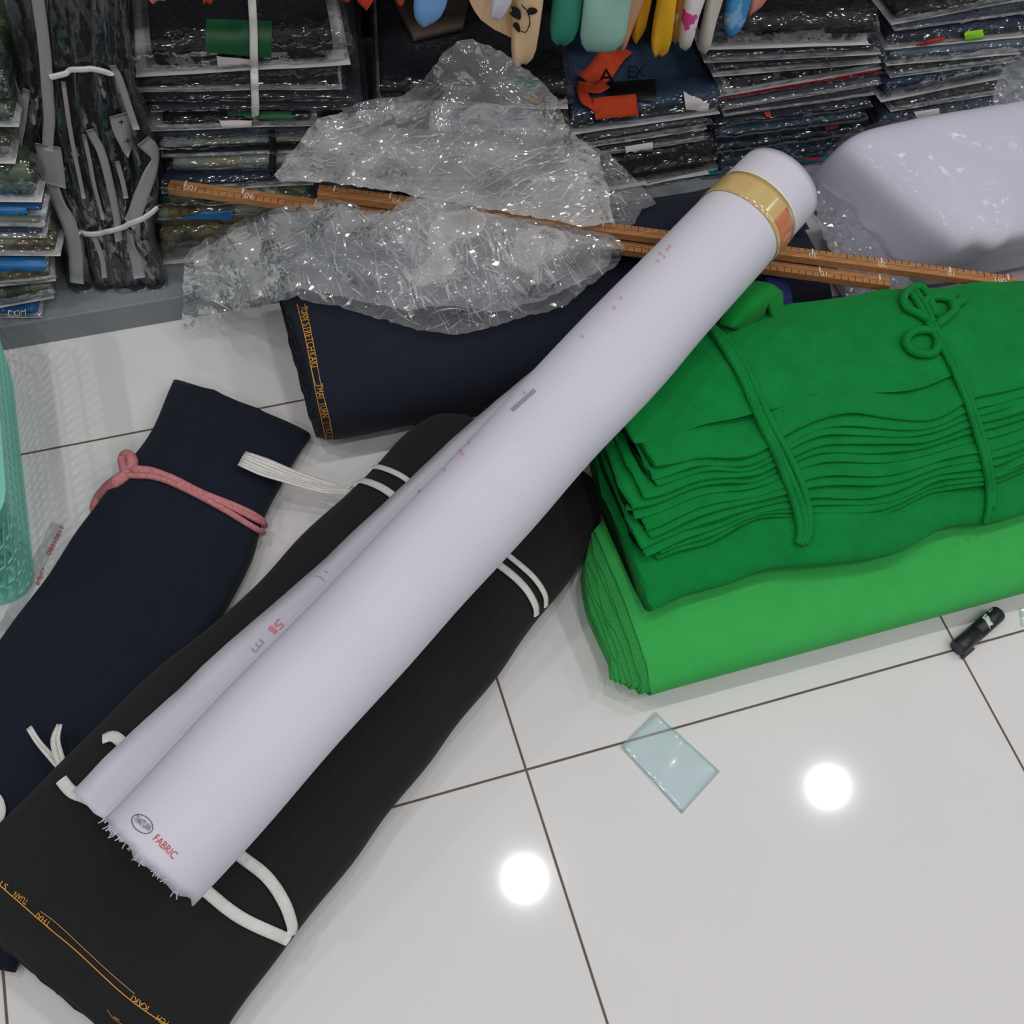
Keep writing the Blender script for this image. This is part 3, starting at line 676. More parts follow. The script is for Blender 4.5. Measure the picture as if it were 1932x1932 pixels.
# ================================================================== bolts
class Bolt:
    """a soft flat roll: stations of left point, right point (world, at mid height), base z left/right, height, squareness"""
    def __init__(s, L, R, H, ZL=None, ZR=None, ex=2.6, wav=.0025, seed=1, wl=.16):
        n = len(L); s.L = np.asarray(L, float); s.R = np.asarray(R, float); s.H = np.asarray(H, float)
        s.ZL = np.zeros(n) if ZL is None else np.asarray(ZL, float); s.ZR = np.zeros(n) if ZR is None else np.asarray(ZR, float)
        s.ex = ex; s.wav = wav; s.seed = seed; s.wl = wl
    def P(s, t, th, shrink=0.0):
        t = np.asarray(t, float); th = np.asarray(th, float)
        L = interp(s.L, t); R = interp(s.R, t); A = interp(np.stack([s.H, s.ZL, s.ZR], 1), t)
        H, zl, zr = A[..., 0], A[..., 1], A[..., 2]
        c, sn = np.cos(th), np.sin(th); e = 2 / s.ex
        x = np.sign(c) * np.abs(c) ** e; y = np.sign(sn) * np.abs(sn) ** e
        hw = np.linalg.norm((R - L)[..., :2], axis=-1) / 2
        k = np.clip(1 - shrink / np.maximum(hw, 1e-4), 0.02, 1); kz = np.clip(1 - shrink / (H / 2), .02, 1)
        x = x * k; f = (x + 1) / 2
        P = L + (R - L) * f[..., None]
        zb = zl + (zr - zl) * f
        P[..., 2] = zb + H / 2 + y * H / 2 * kz
        w1 = s.wav * wob(P * [1, 1, .6], s.wl, s.seed)
        P[..., 2] = np.maximum(P[..., 2] + w1 * np.clip(y + .6, 0, 1), zb + .0008)
        P[..., 0] += w1 * c * .8; P[..., 1] += w1 * sn * .3
        return P
    def build(s, name, mat, parent, n=70, m=56, rings=7, depth=.006, t0=0.0, t1=1.0, end_seed=5, th0=0.0, tele=0.0, lim=None):
        tt = np.linspace(t0, t1, n); th = np.linspace(0, 2 * np.pi, m + 1)[:-1] + th0
        T, TH = np.meshgrid(tt, th, indexing='ij'); P = s.P(T, TH)
        V = [P.reshape(-1, 3)]; F = grid_faces(n, m, True); nv = n * m
        for end, tv in ((0, t0), (n - 1, t1)):
            prev = [end * m + k for k in range(m)]
            axis = P[1 if end == 0 else n - 2].mean(0) - P[end].mean(0); axis /= np.linalg.norm(axis)
            r = np.random.RandomState(end_seed + end)
            Hm = float(s.H[0] if end == 0 else s.H[-1])
            lt = Hm / 2 / (rings + .5)
            for q in range(rings):
                d0 = -tele * (q + .8 * r.rand()) if end == 0 else 0.0
                wv_ = depth * .35 * wob(s.P(np.full(m, tv), th, q * lt), .04, end_seed + q)[:, None]
                for sh, dd in ((q * lt + lt * .05, d0), (q * lt + lt * .55, d0), (q * lt + lt * .62, d0 + depth * 1.6), (q * lt + lt * .98, d0 + depth * 1.6)):
                    ring = s.P(np.full(m, tv), th, sh) + axis * (dd + wv_)
                    idx = [nv + k for k in range(m)]; V.append(ring); nv += m
                    for k in range(m):
                        f = (prev[k], prev[(k + 1) % m], idx[(k + 1) % m], idx[k]); F.append(f if end else f[::-1])
                    prev = idx
            F.append(tuple(prev) if end else tuple(prev[::-1]))
        if lim is not None: V = [lim(np.array(q)) for q in V]
        return mk(name, np.vstack(V), [f[::-1] for f in F], mat, parent, closed=True)
def Wz(L, z): return [W(x, y, z) for x, y in L]

# ---- navy bolt with woven gold selvage
nav = thing('fabric_bolt', 'wide navy cloth bolt with woven gold selvage under the film heap', 'fabric bolt', (.24, .63, 0), 'cloth bolts on the floor')
xs = [-.141, -.1, .1, .3, .45, .56, .606, .618]
Lp = [(x, .485 + .012 * (i in (0, 7)), 0) for i, x in enumerate(xs)]; Rp = [(x + .0, .762, 0) for x in xs]
nb = Bolt(Lp, Rp, [.145, .15, .155, .16, .165, .165, .16, .14], ex=2.5, wav=.003, seed=21)
nbody = nb.build('rolled_cloth', M['navy'], nav, depth=.007)
bN = bvh_of([nbody])
gold = [('TUAN', (573, 592), (580, 632), 14), ('STRETCH', (583, 640), (592, 694), 14), ('KAKI', (594, 700), (599, 724), 14) if False else ('KAKI', (593, 664 + 36), (597, 724), 14)]
gold = [('TUAN', (567, 580), (571, 606), 13), ('STRETCH', (572, 612), (582, 664), 13), ('KAKI', (583, 667), (588, 694), 13),
        ('THAI', (597, 725), (601, 752), 12), ('TUAN', (603, 760), (609, 788), 12)]
gold.append(('-line', [(561, 575), (577, 640), (588, 697), (600, 757), (620, 845), (625, 860)], 1.3)); gold.append(('-line', [(588, 694), (594, 720), (599, 728)], 1.3))
gold.append(('-line', [(575, 575), (590, 640), (600, 695), (609, 740), (622, 790), (634, 858)], 1.0))
lettering('selvage_lettering', gold, bN, M['gold'], nav, .0012, label='gold woven lettering')
lettering('selvage_lettering', [('STRETCH', (611, 796), (622, 842), 11), ('K', (622, 846), (625, 856), 11)], bN, M['gold2'], nav, .0012, label='dull gold woven lettering')
# ---- folded navy cloth behind it
nv2 = thing('folded_cloth', 'folded navy cloth lying behind the bolt, beside the taped roll end', 'folded cloth', (.42, .72, 0))
a = np.array([.30, .600, .168]); 
v, f = slab_vf(a, np.array([1, -.02, 0]), np.array([.02, 1, 0]), .30, .105, .016, 55, amp=.002); mk('upper_fold', v, f, M['navy'], nv2)
v, f = slab_vf(a + np.array([.01, .02, .017]), np.array([1, -.05, 0]), np.array([.05, 1, 0]), .27, .068, .014, 57, amp=.002); mk('upper_fold', v, f, M['navy'], nv2)
v, f = slab_vf(a + np.array([.1, .166, -.167]), np.array([1, 0, 0]), np.array([0, 1, 0]), .18, .012, .075, 58, amp=.002); mk('lower_fold', v, f, M['navy2'], nv2)

# ---- left navy bolt (pink cord)
nl = thing('fabric_bolt', 'flat midnight-navy cloth bolt tied with a pink cord beside the mint basket', 'fabric bolt', W(300, 1100, 0), 'cloth bolts on the floor')
zL = .03
Lpx = [(324, 708), (296, 790), (248, 872), (180, 962), (58, 1132), (-60, 1300), (-160, 1560), (-200, 1780)]
Rpx = [(584, 812), (545, 880), (502, 968), (468, 1062), (392, 1200), (300, 1330), (150, 1560), (20, 1830)]
lb = Bolt(Wz(Lpx, zL), Wz(Rpx, zL), [.03, .05, .056, .054, .052, .046, .04, .035], ex=3.2, wav=.002, seed=31)
lbody = lb.build('folded_cloth', M['navy2'], nl, depth=.006, rings=3)
bL = bvh_of([lbody])
pk = [[(250, 886), (300, 894), (370, 930), (440, 962), (490, 988), (496, 998)], [(236, 900), (300, 905), (370, 936), (432, 970), (480, 1000), (494, 1004)], [(248, 890), (310, 898), (385, 934), (445, 958), (484, 978), (497, 994)]]
cord = None
for q in pk:
    pts = []
    for p_ in smooth_px(q, 5):
        h = hit(bL, *p_)
        if h is not None: pts.append(h[0] + h[1] * .004)
    v, f = tube_vf(pts, .0042, 8, 1); o = mk('pink_cord' if cord is None else 'cord_strand', v, f, M['pink'], nl if cord is None else cord)
    if cord is None: cord = o; o['label'] = 'pink cord'
kn = W(240, 892, .05)
v, f = tube_vf([W(244, 896, .05), W(250, 872, .055), W(242, 858, .05), W(232, 864, .045), W(236, 886, .05), W(240, 896, .055)], [.006, .0075, .007, .007, .007, .006], 8, 5); mk('cord_loop', v, f, M['pink'], cord)
v, f = tube_vf([W(240, 894, .054), W(222, 906, .05), W(200, 924, .03), W(186, 938, .014), W(178, 956, .008), W(180, 966, .007)], [.008, .0095, .0105, .0075, .006, .005], 8, 5, .7); mk('cord_tail', v, f, M['pink'], cord)

# ---- black bolt
bk = thing('fabric_bolt', 'long black cloth bolt with gold selvage and white straps under the white roll', 'fabric bolt', W(560, 1300, 0), 'cloth bolts on the floor')
zb = .055
Lpx = [(838, 756), (806, 778), (702, 888), (562, 1036), (432, 1166), (300, 1292), (132, 1462), (0, 1604), (-66, 1676), (-86, 1700)]
Rpx = [(1120, 872), (1140, 930), (1092, 1066), (1014, 1170), (934, 1280), (842, 1396), (700, 1578), (548, 1768), (412, 1958), (330, 2065)]
hb = [.08, .1, .112, .116, .116, .112, .104, .096, .08, .05]
zl = [0, 0, 0, 0, 0.006, .026, .044, .045, .042, .04]
zls = [.09, .075] + [zb] * 8
bb = Bolt([W(x, y, z) for (x, y), z in zip(Lpx, zls)], [W(x, y, z) for (x, y), z in zip(Rpx, zls)], hb, ZL=zl, ex=2.35, wav=.0035, seed=41, wl=.13)
bbody = bb.build('rolled_cloth', M['black'], bk, n=90, depth=.008)
bB = bvh_of([bbody])
def under(px, py):
    h = hit(bB, px, py); p = h[0] + h[1] * .003
    q = p.copy(); q[2] = max(.012, q[2] * .4); q[:2] += h[1][:2] * .004
    return [q]
def bstrap(path, wd, post=None, pre=None):
    return strip('white_strap', path, wd, bB, M['strap'], bk, .0025, k=8, bulge=.0005, label='white strap', pre=pre or (), post=post or ())
bstrap([(698, 893), (715, 884), (760, 902), (800, 936), (900, 1000), (950, 1044), (1000, 1086), (1024, 1120), (1026, 1142)], .0075)
s2 = bstrap([(664, 926), (680, 910), (720, 922), (760, 950), (850, 1010), (938, 1066), (985, 1106), (1006, 1140), (1008, 1160)], .0095)
bstrap([(196, 1398), (216, 1392), (240, 1410), (330, 1500), (440, 1604), (500, 1652), (534, 1702), (548, 1745), (545, 1762)], .0125)
s4 = bstrap([(118, 1474), (140, 1498), (180, 1516), (285, 1596), (378, 1672), (452, 1730), (541, 1771)], .0125)
m_raf = film('split raffia', milk=.55, rough=.3, bscale=300, bump=.6, gloss=.4, edge=.3, milkcol=(226, 226, 224))
def tail(pts, wds, parent, strands=5, seed=0):
    r = np.random.RandomState(seed); parts = []
    P = np.array(pts); Q = interp(P, np.linspace(0, 1, 14)); T = np.gradient(Q, axis=0); S = np.cross(T, [0, 0, 1.]); S /= np.linalg.norm(S, axis=1)[:, None]
    ww = np.interp(np.linspace(0, 1, 14), np.linspace(0, 1, len(wds)), wds)
    for k in range(strands):
        o0 = (k + .5) / strands - .5
        ctr = Q + S * (ww * o0)[:, None] + np.stack([0 * ww, 0 * ww, .0012 * np.sin(np.linspace(0, 5, 14) + k)], 1)
        hw = ww / strands * .62
        v = np.concatenate([np.stack([c - s_ * h, c + s_ * h]) for c, s_, h in zip(ctr, S, hw)])
        parts.append((v, [(2 * i, 2 * i + 1, 2 * i + 3, 2 * i + 2) for i in range(13)]))
    v, f = join(parts); return solidify(mk('strap_tail', v, f, M['strap'], parent, label='frayed raffia strap end'), .0006)
tail([W(456, 864, .068), W(500, 882, .066), W(550, 900, .06), W(610, 918, .05), W(665, 925, .065)], (.022, .026, .022, .02, .012), s2, 6, 3)
tail([W(126, 1462, .075), W(112, 1430, .075), W(104, 1395, .072), W(112, 1366, .07)], (.008, .01, .009, .006), s4, 2, 4)
tail([W(126, 1462, .075), W(98, 1430, .07), W(72, 1400, .066), W(54, 1372, .065)], (.007, .007, .006, .006), s4, 2, 5)
selv = [('TUAN', (56, 1699), (31, 1681), 11), ('THAI', (98, 1740), (73, 1721), 11), ('KAKI', (283, 1898), (252, 1877), 11.5), ('TCH', (322, 1929), (300, 1914), 11.5), ('STR', (17, 1670), (-8, 1652), 11),
        ('-line', [(-10, 1662), (0, 1670), (51, 1714), (95, 1752), (145, 1794), (207, 1852), (248, 1887), (290, 1917), (319, 1934)], 2.0),
        ('-line', [(77, 1719), (108, 1742), (166, 1796), (207, 1834), (255, 1875)], 1.2)]
lettering('selvage_lettering', selv, bB, M['gold'], bk, .0012, label='gold woven lettering')
lettering('selvage_lettering', [('-line', [(203, 1903), (215, 1920), (232, 1932), (240, 1940)], 2.0), ('-line', [(216, 1917), (226, 1924)], 3)], bB, M['gold2'], bk, .0012, label='dull gold woven lettering')
# end of the white strap of the left bolt
o = strip('white_strap', [(-12, 1500), (0, 1512), (5, 1535), (-4, 1556)], .009, bL, M['strap'], nl, .003, k=6, label='white strap')

# ---- light green bolt and dark green folded cloth
lg = thing('fabric_bolt', 'bright green fleece bolt lying lowest, under the dark green folded cloth', 'fabric bolt', (.55, .23, 0), 'cloth bolts on the floor')
xs = [.168, .19, .23, .4, .6, .8, .95, 1.0]
def lgl(P):
    P[:, 0] = np.maximum(P[:, 0], np.interp(P[:, 1], [0, .09, .16, .21, .25, .30, .42], [.10, .134, .130, .138, .16, .235, .26]) + P[:, 0] * 1e-4); return P
gb = Bolt([(x, .036, 0) for x in xs], [(x - .01, .40, 0) for x in xs], [.085, .09, .092, .094, .094, .094, .092, .085], ex=2.5, wav=.0018, seed=51, wl=.2)
gbody = gb.build('rolled_cloth', M['ltgreen'], lg, n=90, rings=9, depth=.006, tele=.0055, lim=lgl)
dg = thing('folded_cloth_stack', 'dark green cloth folded in many layers and tied with green cords', 'folded cloth', (.55, .27, .1), )
lay = []
# left front corner of every layer as seen, top first, with its height
LC = [(1190, 827, .214), (1228, 873, .203), (1234, 906, .193), (1212, 930, .184), (1188, 950, .176), (1216, 988, .167), (1222, 1006, .158), (1206, 1029, .149), (1241, 1048, .139), (1243, 1060, .131)]
LC = [W(*q) for q in LC]
_r = np.random.RandomState(66); L2 = []
for k_, (q0, q1) in enumerate(zip(LC[:-1], LC[1:])):
    L2.append(q0)
    if k_ in (1, 4, 7): L2.append((q0 + q1) / 2 + np.array([_r.uniform(-.010, .004), _r.uniform(-.003, .006), 0]))
LC = L2 + [LC[-1], np.array([.182, .118, .096])]
nL = len(LC)
def pinch(x, k=1.0): return 1 - k * (.34 * math.exp(-((x - .335) / .05) ** 2) + .22 * math.exp(-((x - .60) / .05) ** 2))
nx, mm = 70, 32
for i, q in enumerate(LC):
    r = np.random.RandomState(620 + i)
    z0 = q[2] if i < nL - 1 else .0955; z1 = .219 if i == 0 else LC[i - 1][2] + .004
    if i == nL - 1: z1 = .134
    x0, x1 = q[0], .99; yf0 = q[1]
    ph = 1.3 + i * .12 + r.uniform(-.15, .15)
    V = []
    th = np.linspace(0, 2 * np.pi, mm + 1)[:-1]
    for a in np.linspace(0, 1, nx) ** 1.3:
        x = x0 + (x1 - x0) * a
        bunch = 1 - pinch(x)
        ym = .205                                   # the layers are drawn together under the cords
        yf = yf0 + (ym - yf0) * bunch * (1.25 if 0 < i < nL - 1 else .25) + .006 * math.sin(x * 15 + ph) + .004 * math.sin(x * 37 + ph * 2) - .02 * (x - x0)
        zc = .165; zk = bunch * .55 * (0 < i < nL - 1)
        wv = .003 * math.sin(x * 19 + .5) + .0016 * math.sin(x * 43 + i * .4)
        zb_ = z0 + (zc - z0) * zk + wv * (i < nL - 1); zt_ = z1 + (zc - z1) * zk + wv
        if i == 0: zb_ -= .0; zt_ -= .004 * bunch
        if i == nL - 1: zt_ += .010 * math.exp(-((x - .45) / .1) ** 2); yf += .006 * bunch + .01 * math.exp(-((x - .62) / .08) ** 2) - .008 * math.exp(-((x - .40) / .05) ** 2)
        zt_ = max(zt_, zb_ + .006)
        yb = .43 + .012 * math.exp(-((x - .5) / .12) ** 2) - .035 * max(0, x - .62) / .3
        for t in th:
            c, s_ = math.cos(t), math.sin(t)
            X = np.sign(c) * abs(c) ** .36; Z = np.sign(s_) * abs(s_) ** 1.0
            yy = (yf + yb) / 2 - X * (yb - yf) / 2; zz = (zb_ + zt_) / 2 + Z * (zt_ - zb_) / 2
            if i == 0 and Z > 0:
                u = min(1, max(0, (yy - yf) / (yb - yf))); zz += Z * math.sin(math.pi * u) * (.011 + .004 * math.sin(x * 34 + 9 * u) * math.exp(-((x - .52) / .2) ** 2) + .003 * math.sin(x * 23 - 7 * u))
            V.append((x, yy, zz))
    V = np.array(V)
    V[:, 2] += .0014 * wob(V * [1, 1, .2], .07, 610 + i)
    le = V[:, 0] < x0 + .002; V[:, 0] += le * (.003 * wob(V, .02, 640 + i) + np.interp(V[:, 1], [yf0, yf0 + .01, .43], [0, -.004, -.01]))
    V[:, 0] = np.maximum(V[:, 0], np.interp(V[:, 1], [0, .25, .30, .43], [0, .14, .18, .20]) + V[:, 0] * 1e-4)
    F = [f[::-1] for f in grid_faces(nx, mm, True)] + [tuple(range(mm)), tuple((nx - 1) * mm + k for k in range(mm - 1, -1, -1))]
    lay.append(mk('cloth_layer', V, F, M['dkgreen'], dg, closed=True))
bG = bvh_of(lay)
def gcord(paths, rad, name='green_cord'):
    first = None
    for q in paths:
        pts = []
        for p_ in smooth_px(q, 7):
            h = hit(bG, *p_)
            if h is not None: pts.append(h[0] + h[1] * rad * .9)
        pts = np.array(pts)
        for _ in range(6): pts[1:-1] = (pts[:-2] + 2 * pts[1:-1] + pts[2:]) / 4
        pts[:, 2] += .001
        v, f = tube_vf(pts, rad, 8, 1)
        o = mk(name if first is None else 'cord_strand', v, f, M['dkgreen'], dg if first is None else first)
        if first is None: first = o
    return first
c1 = gcord([[(1338, 624), (1366, 655), (1400, 710), (1432, 785), (1462, 845), (1490, 905), (1512, 965), (1517, 1005), (1508, 1030)],
            [(1342, 622), (1376, 655), (1408, 705), (1442, 780), (1474, 840), (1503, 900), (1522, 960), (1525, 1000), (1516, 1028)],
            [(1340, 626), (1368, 668), (1396, 715), (1426, 785), (1456, 848), (1480, 905), (1500, 965), (1508, 1005), (1502, 1028)]], .0048)
c2 = gcord([[(1716, 556), (1738, 592), (1762, 640), (1786, 680), (1815, 745), (1836, 810), (1852, 860), (1862, 920), (1862, 960), (1855, 985)],
            [(1724, 552), (1748, 590), (1768, 635), (1796, 680), (1822, 745), (1846, 812), (1860, 862), (1868, 920), (1868, 960)]], .0044)
def G(px, py, up=.006):
    h = hit(bG, px, py); return h[0] + np.array([0, 0, up]) if h is not None else W(px, py, .24)
def loop(pts, r=.0055, nm='bow_loop'):
    v, f = tube_vf([G(*p) for p in pts], r, 8, 5); mk(nm, v, f, M['dkgreen'], c2)
loop([(1762, 632), (1740, 628), (1716, 634), (1706, 650), (1718, 668), (1742, 674), (1762, 668), (1766, 645)])
loop([(1758, 615), (1730, 598), (1706, 585), (1702, 565), (1716, 550), (1736, 548), (1750, 570), (1760, 600)])
loop([(1764, 618), (1788, 600), (1800, 585), (1790, 572), (1766, 566), (1745, 572), (1738, 580)])
loop([(1790, 582), (1802, 578), (1816, 572)], .0055, 'bow_tail'); loop([(1792, 588), (1806, 574), (1808, 566)], .0045, 'bow_tail')
# crumpled corner of bright green cloth sticking up behind
def flap(name, label, cat, grid, mat, th=.004, parent=None):
    """grid of world points (rows)"""
    Gp = np.array(grid, float); n0, m0 = Gp.shape[:2]
    A = np.stack([interp(Gp[i], np.linspace(0, 1, 14)) for i in range(n0)]); B = np.stack([interp(A[:, j], np.linspace(0, 1, 12)) for j in range(14)], 1)
    o = mk(name, B.reshape(-1, 3), grid_faces(12, 14), mat, parent); solidify(o, th)
    if cat: tag(o, label, cat)
    return o
fl = thing('cloth_scrap', 'crumpled bright green cloth corner poking up beside the white roll', 'cloth scrap', W(1420, 590, .17))
flap('front_fold', None, None, [[W(1356, 612, .235), W(1375, 575, .25), W(1398, 545, .255), W(1425, 532, .25)], [W(1380, 618, .24), W(1410, 588, .255), W(1432, 562, .262), W(1455, 538, .25)], [W(1400, 622, .215), W(1436, 596, .23), W(1448, 572, .25), W(1474, 552, .24)]], M['midgreen'], .005, fl)
flap('side_fold', None, None, [[W(1446, 562, .255), W(1462, 546, .25), W(1474, 552, .24)], [W(1450, 580, .24), W(1464, 572, .235), W(1475, 575, .225)], [W(1456, 604, .215), W(1466, 600, .21), W(1473, 596, .21)]], M['midgreen'], .005, fl)
o = flap('blue_cloth_edge', 'narrow strip of royal blue cloth beside the green cloth corner', 'cloth scrap', [[W(1440, 520, .18), W(1470, 522, .175), W(1484, 530, .17)], [W(1462, 560, .17), W(1478, 555, .165), W(1492, 555, .16)], [W(1474, 590, .165), W(1484, 588, .16), W(1495, 586, .155)]], fabric('royal blue cloth', (34, 46, 98), scale=900), .004)

# ================================================================== white roll
wr = thing('fabric_roll', 'long white cloth roll with a tan taped end lying across the other bolts', 'fabric roll', W(800, 1050, .14))
Cb = W(283, 1624, .2); Ct = W(1468, 352, .330)
AX = (Ct - Cb) / np.linalg.norm(Ct - Cb); LEN = np.linalg.norm(Ct - Cb)
SX = np.cross(AX, [0, 0, 1.]); SX /= np.linalg.norm(SX); UX = np.cross(SX, AX)      # SX points to the lower right
def RR(t):
    return np.interp(t, [0, .12, .35, .55, .7, .8, .9, 1.0], [.0600, .0600, .0585, .0595, .0605, .0595, .0575, .0570])
def sag(t): return np.interp(t, [0, .25, .5, .75, 1], [0, .002, -.001, .004, 0])
def RP(t, th, off=0.0):
    t = np.asarray(t, float); th = np.asarray(th, float)
    r = RR(t) + off
    P = Cb + (t * LEN)[..., None] * AX + (r * np.cos(th))[..., None] * SX + (r * np.sin(th) * (1 - .12 * np.clip(.4 - t, 0, .4) / .4))[..., None] * UX
    P[..., 2] += sag(t)
    return P + .0011 * wob(P, .12, 71)[..., None] * (np.cos(th)[..., None] * SX + np.sin(th)[..., None] * UX)
n, m = 110, 64
tt = np.linspace(0, 1, n); th = np.linspace(0, 2 * np.pi, m + 1)[:-1]
T, TH = np.meshgrid(tt, th, indexing='ij'); P = RP(T, TH)
P[0] += AX * (.004 * wob(P[0], .03, 72)[:, None]) 
V = [P.reshape(-1, 3)]; F = grid_faces(n, m, True); nvv = n * m
for end, tv, dr in ((0, 0., 1), (n - 1, 1., -1)):
    prev = [end * m + k for k in range(m)]
    for q in range(14):
        ring = RP(np.full(m, tv), th, -.0035 * (q + 1)) + AX * dr * (.004 if q % 2 == 0 else .0005)
        if end: ring += AX * (.001 * (q % 2))
        V.append(ring); idx = [nvv + k for k in range(m)]; nvv += m
        for k in range(m):
            f = (prev[k], prev[(k + 1) % m], idx[(k + 1) % m], idx[k]); F.append(f if end else f[::-1])
        prev = idx
    F.append(tuple(prev) if end else tuple(prev[::-1]))
roll = mk('rolled_cloth', np.vstack(V), [f[::-1] for f in F], M['white_cloth'], wr, closed=True)
bR = bvh_of([roll])
# loose outer flap on the left
fo = [(130, 1500), (220, 1408), (330, 1306), (455, 1192), (600, 1066), (740, 935), (878, 806), (990, 712), (1090, 632), (1170, 560), (1245, 492), (1330, 400)]
fi = [(215, 1556), (330, 1430), (455, 1290), (600, 1140), (740, 1000), (880, 850), (1000, 740), (1110, 640), (1190, 560), (1260, 490), (1335, 400)]
zo = np.array([.156, .156, .156, .157, .16, .17, .186, .2, .214, .226, .24, .27]); 
n2 = 60; s = np.linspace(0, 1, n2)
FO = interp([W(x, y, z) for (x, y), z in zip(fo, zo)], s)
rows = [FO]
tproj = ((FO - Cb) @ AX) / LEN
for k, thv in enumerate(np.radians([222, 238, 254, 270, 290])):
    rows.append(RP(np.clip(tproj, 0, 1), np.full(n2, thv), .0022))
rows = np.array(rows)
A = np.stack([interp(rows[:, j], np.linspace(0, 1, 26)) for j in range(n2)], 1)
low = 1 - np.clip(s / .3, 0, 1)
A[..., 2] += .0012 * wob(A, .06, 77)
A[:6, :, :] += (AX * 0)[None, None]
A[:, 0] += AX * (.003 * wob(A[:, 0], .02, 78)[:, None])
flapo = mk('loose_flap', A.reshape(-1, 3), grid_faces(26, n2), M['white_cloth'], wr); solidify(flapo, .0012)
bFl = bvh_of([flapo])
# frayed selvage at the near end
parts = []; r = np.random.RandomState(5)
for k in range(45):
    a = r.uniform(np.pi * .15, np.pi * 1.0); p0 = RP(np.array(0.0), np.array(a)); d = -AX + r.normal(size=3) * .45; L = r.uniform(.0015, .004)
    parts.append(tube_vf([p0 + AX * .002, p0 + d * L * .5, p0 + d * L + r.normal(size=3) * .001], .0005, 4, 1))
v, f = join(parts); o = mk('frayed_edge', v, f, M['white_cloth'], wr); o['kind'] = 'stuff'
# tape band
def band(name, t0, t1, a0, a1, off, mat, parent, na=40, label=None):
    T, TH = np.meshgrid(np.linspace(t0, t1, 6), np.linspace(a0, a1, na), indexing='ij')
    return solidify(mk(name, RP(T, TH, off).reshape(-1, 3), grid_faces(6, na), mat, parent, label=label), .0004)
tb = band('tape_band', .912, .950, -1.6, np.pi + 1.4, .0012, M['tape'], wr, 60, 'tan adhesive tape')
band('tape_band_edge', .9505, .9535, -1.6, np.pi + 1.4, .0009, plain('white tape edge', (228, 224, 222), .4), tb, 60)
band('tape_label', .9185, .944, .02, .82, .0018, M['orange_label'], tb, 20, 'orange label')
# printing
lettering('fabric_lettering', [('FABRIC', (288, 1584), (326, 1621), 15)], bR, M['red_ink'], wr, .0008, label='red printed lettering')
el = [(269 + 22 * math.cos(a) * .80 - 15 * math.sin(a) * -.60, 1555 + 22 * math.cos(a) * .60 - 15 * math.sin(a) * .80) for a in np.linspace(0, 2 * np.pi, 25)]
lettering('oval_emblem', [('-line', el, 1.6), ('THAITUAN', (252, 1548), (280, 1569), 13)], bR, M['grey_ink'], wr, .0008, label='dark oval emblem')
lettering('hand_writing', [('5', (527, 1168), (516, 1179), 17), ('1', (511, 1181), (506, 1188), 18)], bFl, M['pink_ink'], wr, .0015, label='faded red handwriting')
lettering('hand_writing', [('m', (492, 1206), (474, 1226), 11), ('-line', [(596, 1088), (606, 1090), (614, 1098)], 1.6), ('-line', [(612, 1078), (620, 1082)], 1.6)], bFl, M['faint_ink'], wr, .0015, label='faint grey handwriting')
bRF = bvh_of([roll, flapo])
lettering('stamp', [('-line', [(963 + 3.4 * k + 2, 774 - 3.0 * k - 3), (963 + 3.4 * k + 8, 774 - 3.0 * k + 3)], 1.8) for k in range(13)], bRF, M['violet_ink'], wr, .0015, label='violet stamp')
lettering('red_marks', [('-line', [(x, y), (x + 4, y + 4)], 2.2) for x, y in ((1098, 634), (988, 740), (884, 834), (868, 850), (872, 856), (838, 886), (790, 926), (1245, 478), (1252, 484), (1258, 470), (1240, 492), (1262, 464), (1170, 562), (1158, 580))], bRF, M['pink_ink'], wr, .002, label='faded red marks')

# ================================================================== rulers
def ruler(label, pl, pr, zl, zr, seed, marks, nums, wd=.0175, h=.012):
    a = W(*pl, zl); b = W(*pr, zr); ax = (b - a); L = np.linalg.norm(ax); ax = ax / L
    sy = np.cross([0, 0, 1.], ax); sy /= np.linalg.norm(sy); uz = np.cross(ax, sy)
    t = thing('wooden_ruler', label, 'ruler', (a + b) / 2 - uz * h, 'wooden metre rulers')
    v, f = obox((a + b) / 2 - uz * h / 2, ax * L / 2, sy * wd / 2, uz * h / 2); body = bevel(mk('stick', v, f, M['wood'], t, False), .0012)
    ticks = []; wt = []
    for c in range(1, 100):
        p = a + ax * L * c / 100; ln = .006 if c % 5 else .009
        for side, yy in (('top', wd / 2 - ln / 2 if seed else -wd / 2 + ln / 2),):
            ticks.append(obox(p + sy * yy + uz * .0002, ax * .00035, sy * ln / 2, uz * .0003))
    ticks.append(obox((a + b) / 2 - sy * .001 + uz * .0001, ax * L * .498, sy * .00018, uz * .00015))
    v, f = join(ticks); mk('tick_marks', v, f, M['dark_ink'], t, False)
    for c in marks:
        wt.append(obox(a + ax * L * c + sy * wd * .22 + uz * .0004, ax * .0011 + sy * .0004, sy * wd * .28, uz * .0004))
    v, f = join(wt)
    V_ = [v]; F_ = list(f); nb_ = len(v); V_ = list(v)
    for txt, c, sc in nums:
        tv, tf = text_vf(txt); tv = tv * sc * 1.2; mn = (tv.max(0) + tv.min(0)) / 2
        b0 = len(V_)
        for q in tv: V_.append(tuple(a + ax * L * c - sy * wd * .2 - ax * (q[0] - mn[0]) - sy * (q[1] - mn[1]) + uz * .0006))
        F_ += [tuple(i + b0 for i in ff) for ff in tf]
    mk('painted_numbers', V_, F_, M['white_ink'], t, False, label='white painted numbers')
    return t
mk10 = [i / 10 for i in range(1, 10)] + [.022, .985]
ruler('wooden metre ruler reaching farther left, its left end over the camouflage bags', (318, 346), (1680, 530), .212, .2, 0, mk10, [('100', .03, .011), ('90', .11, .011), ('80', .205, .011), ('70', .30, .011), ('20', .81, .010), ('10', .905, .010)])
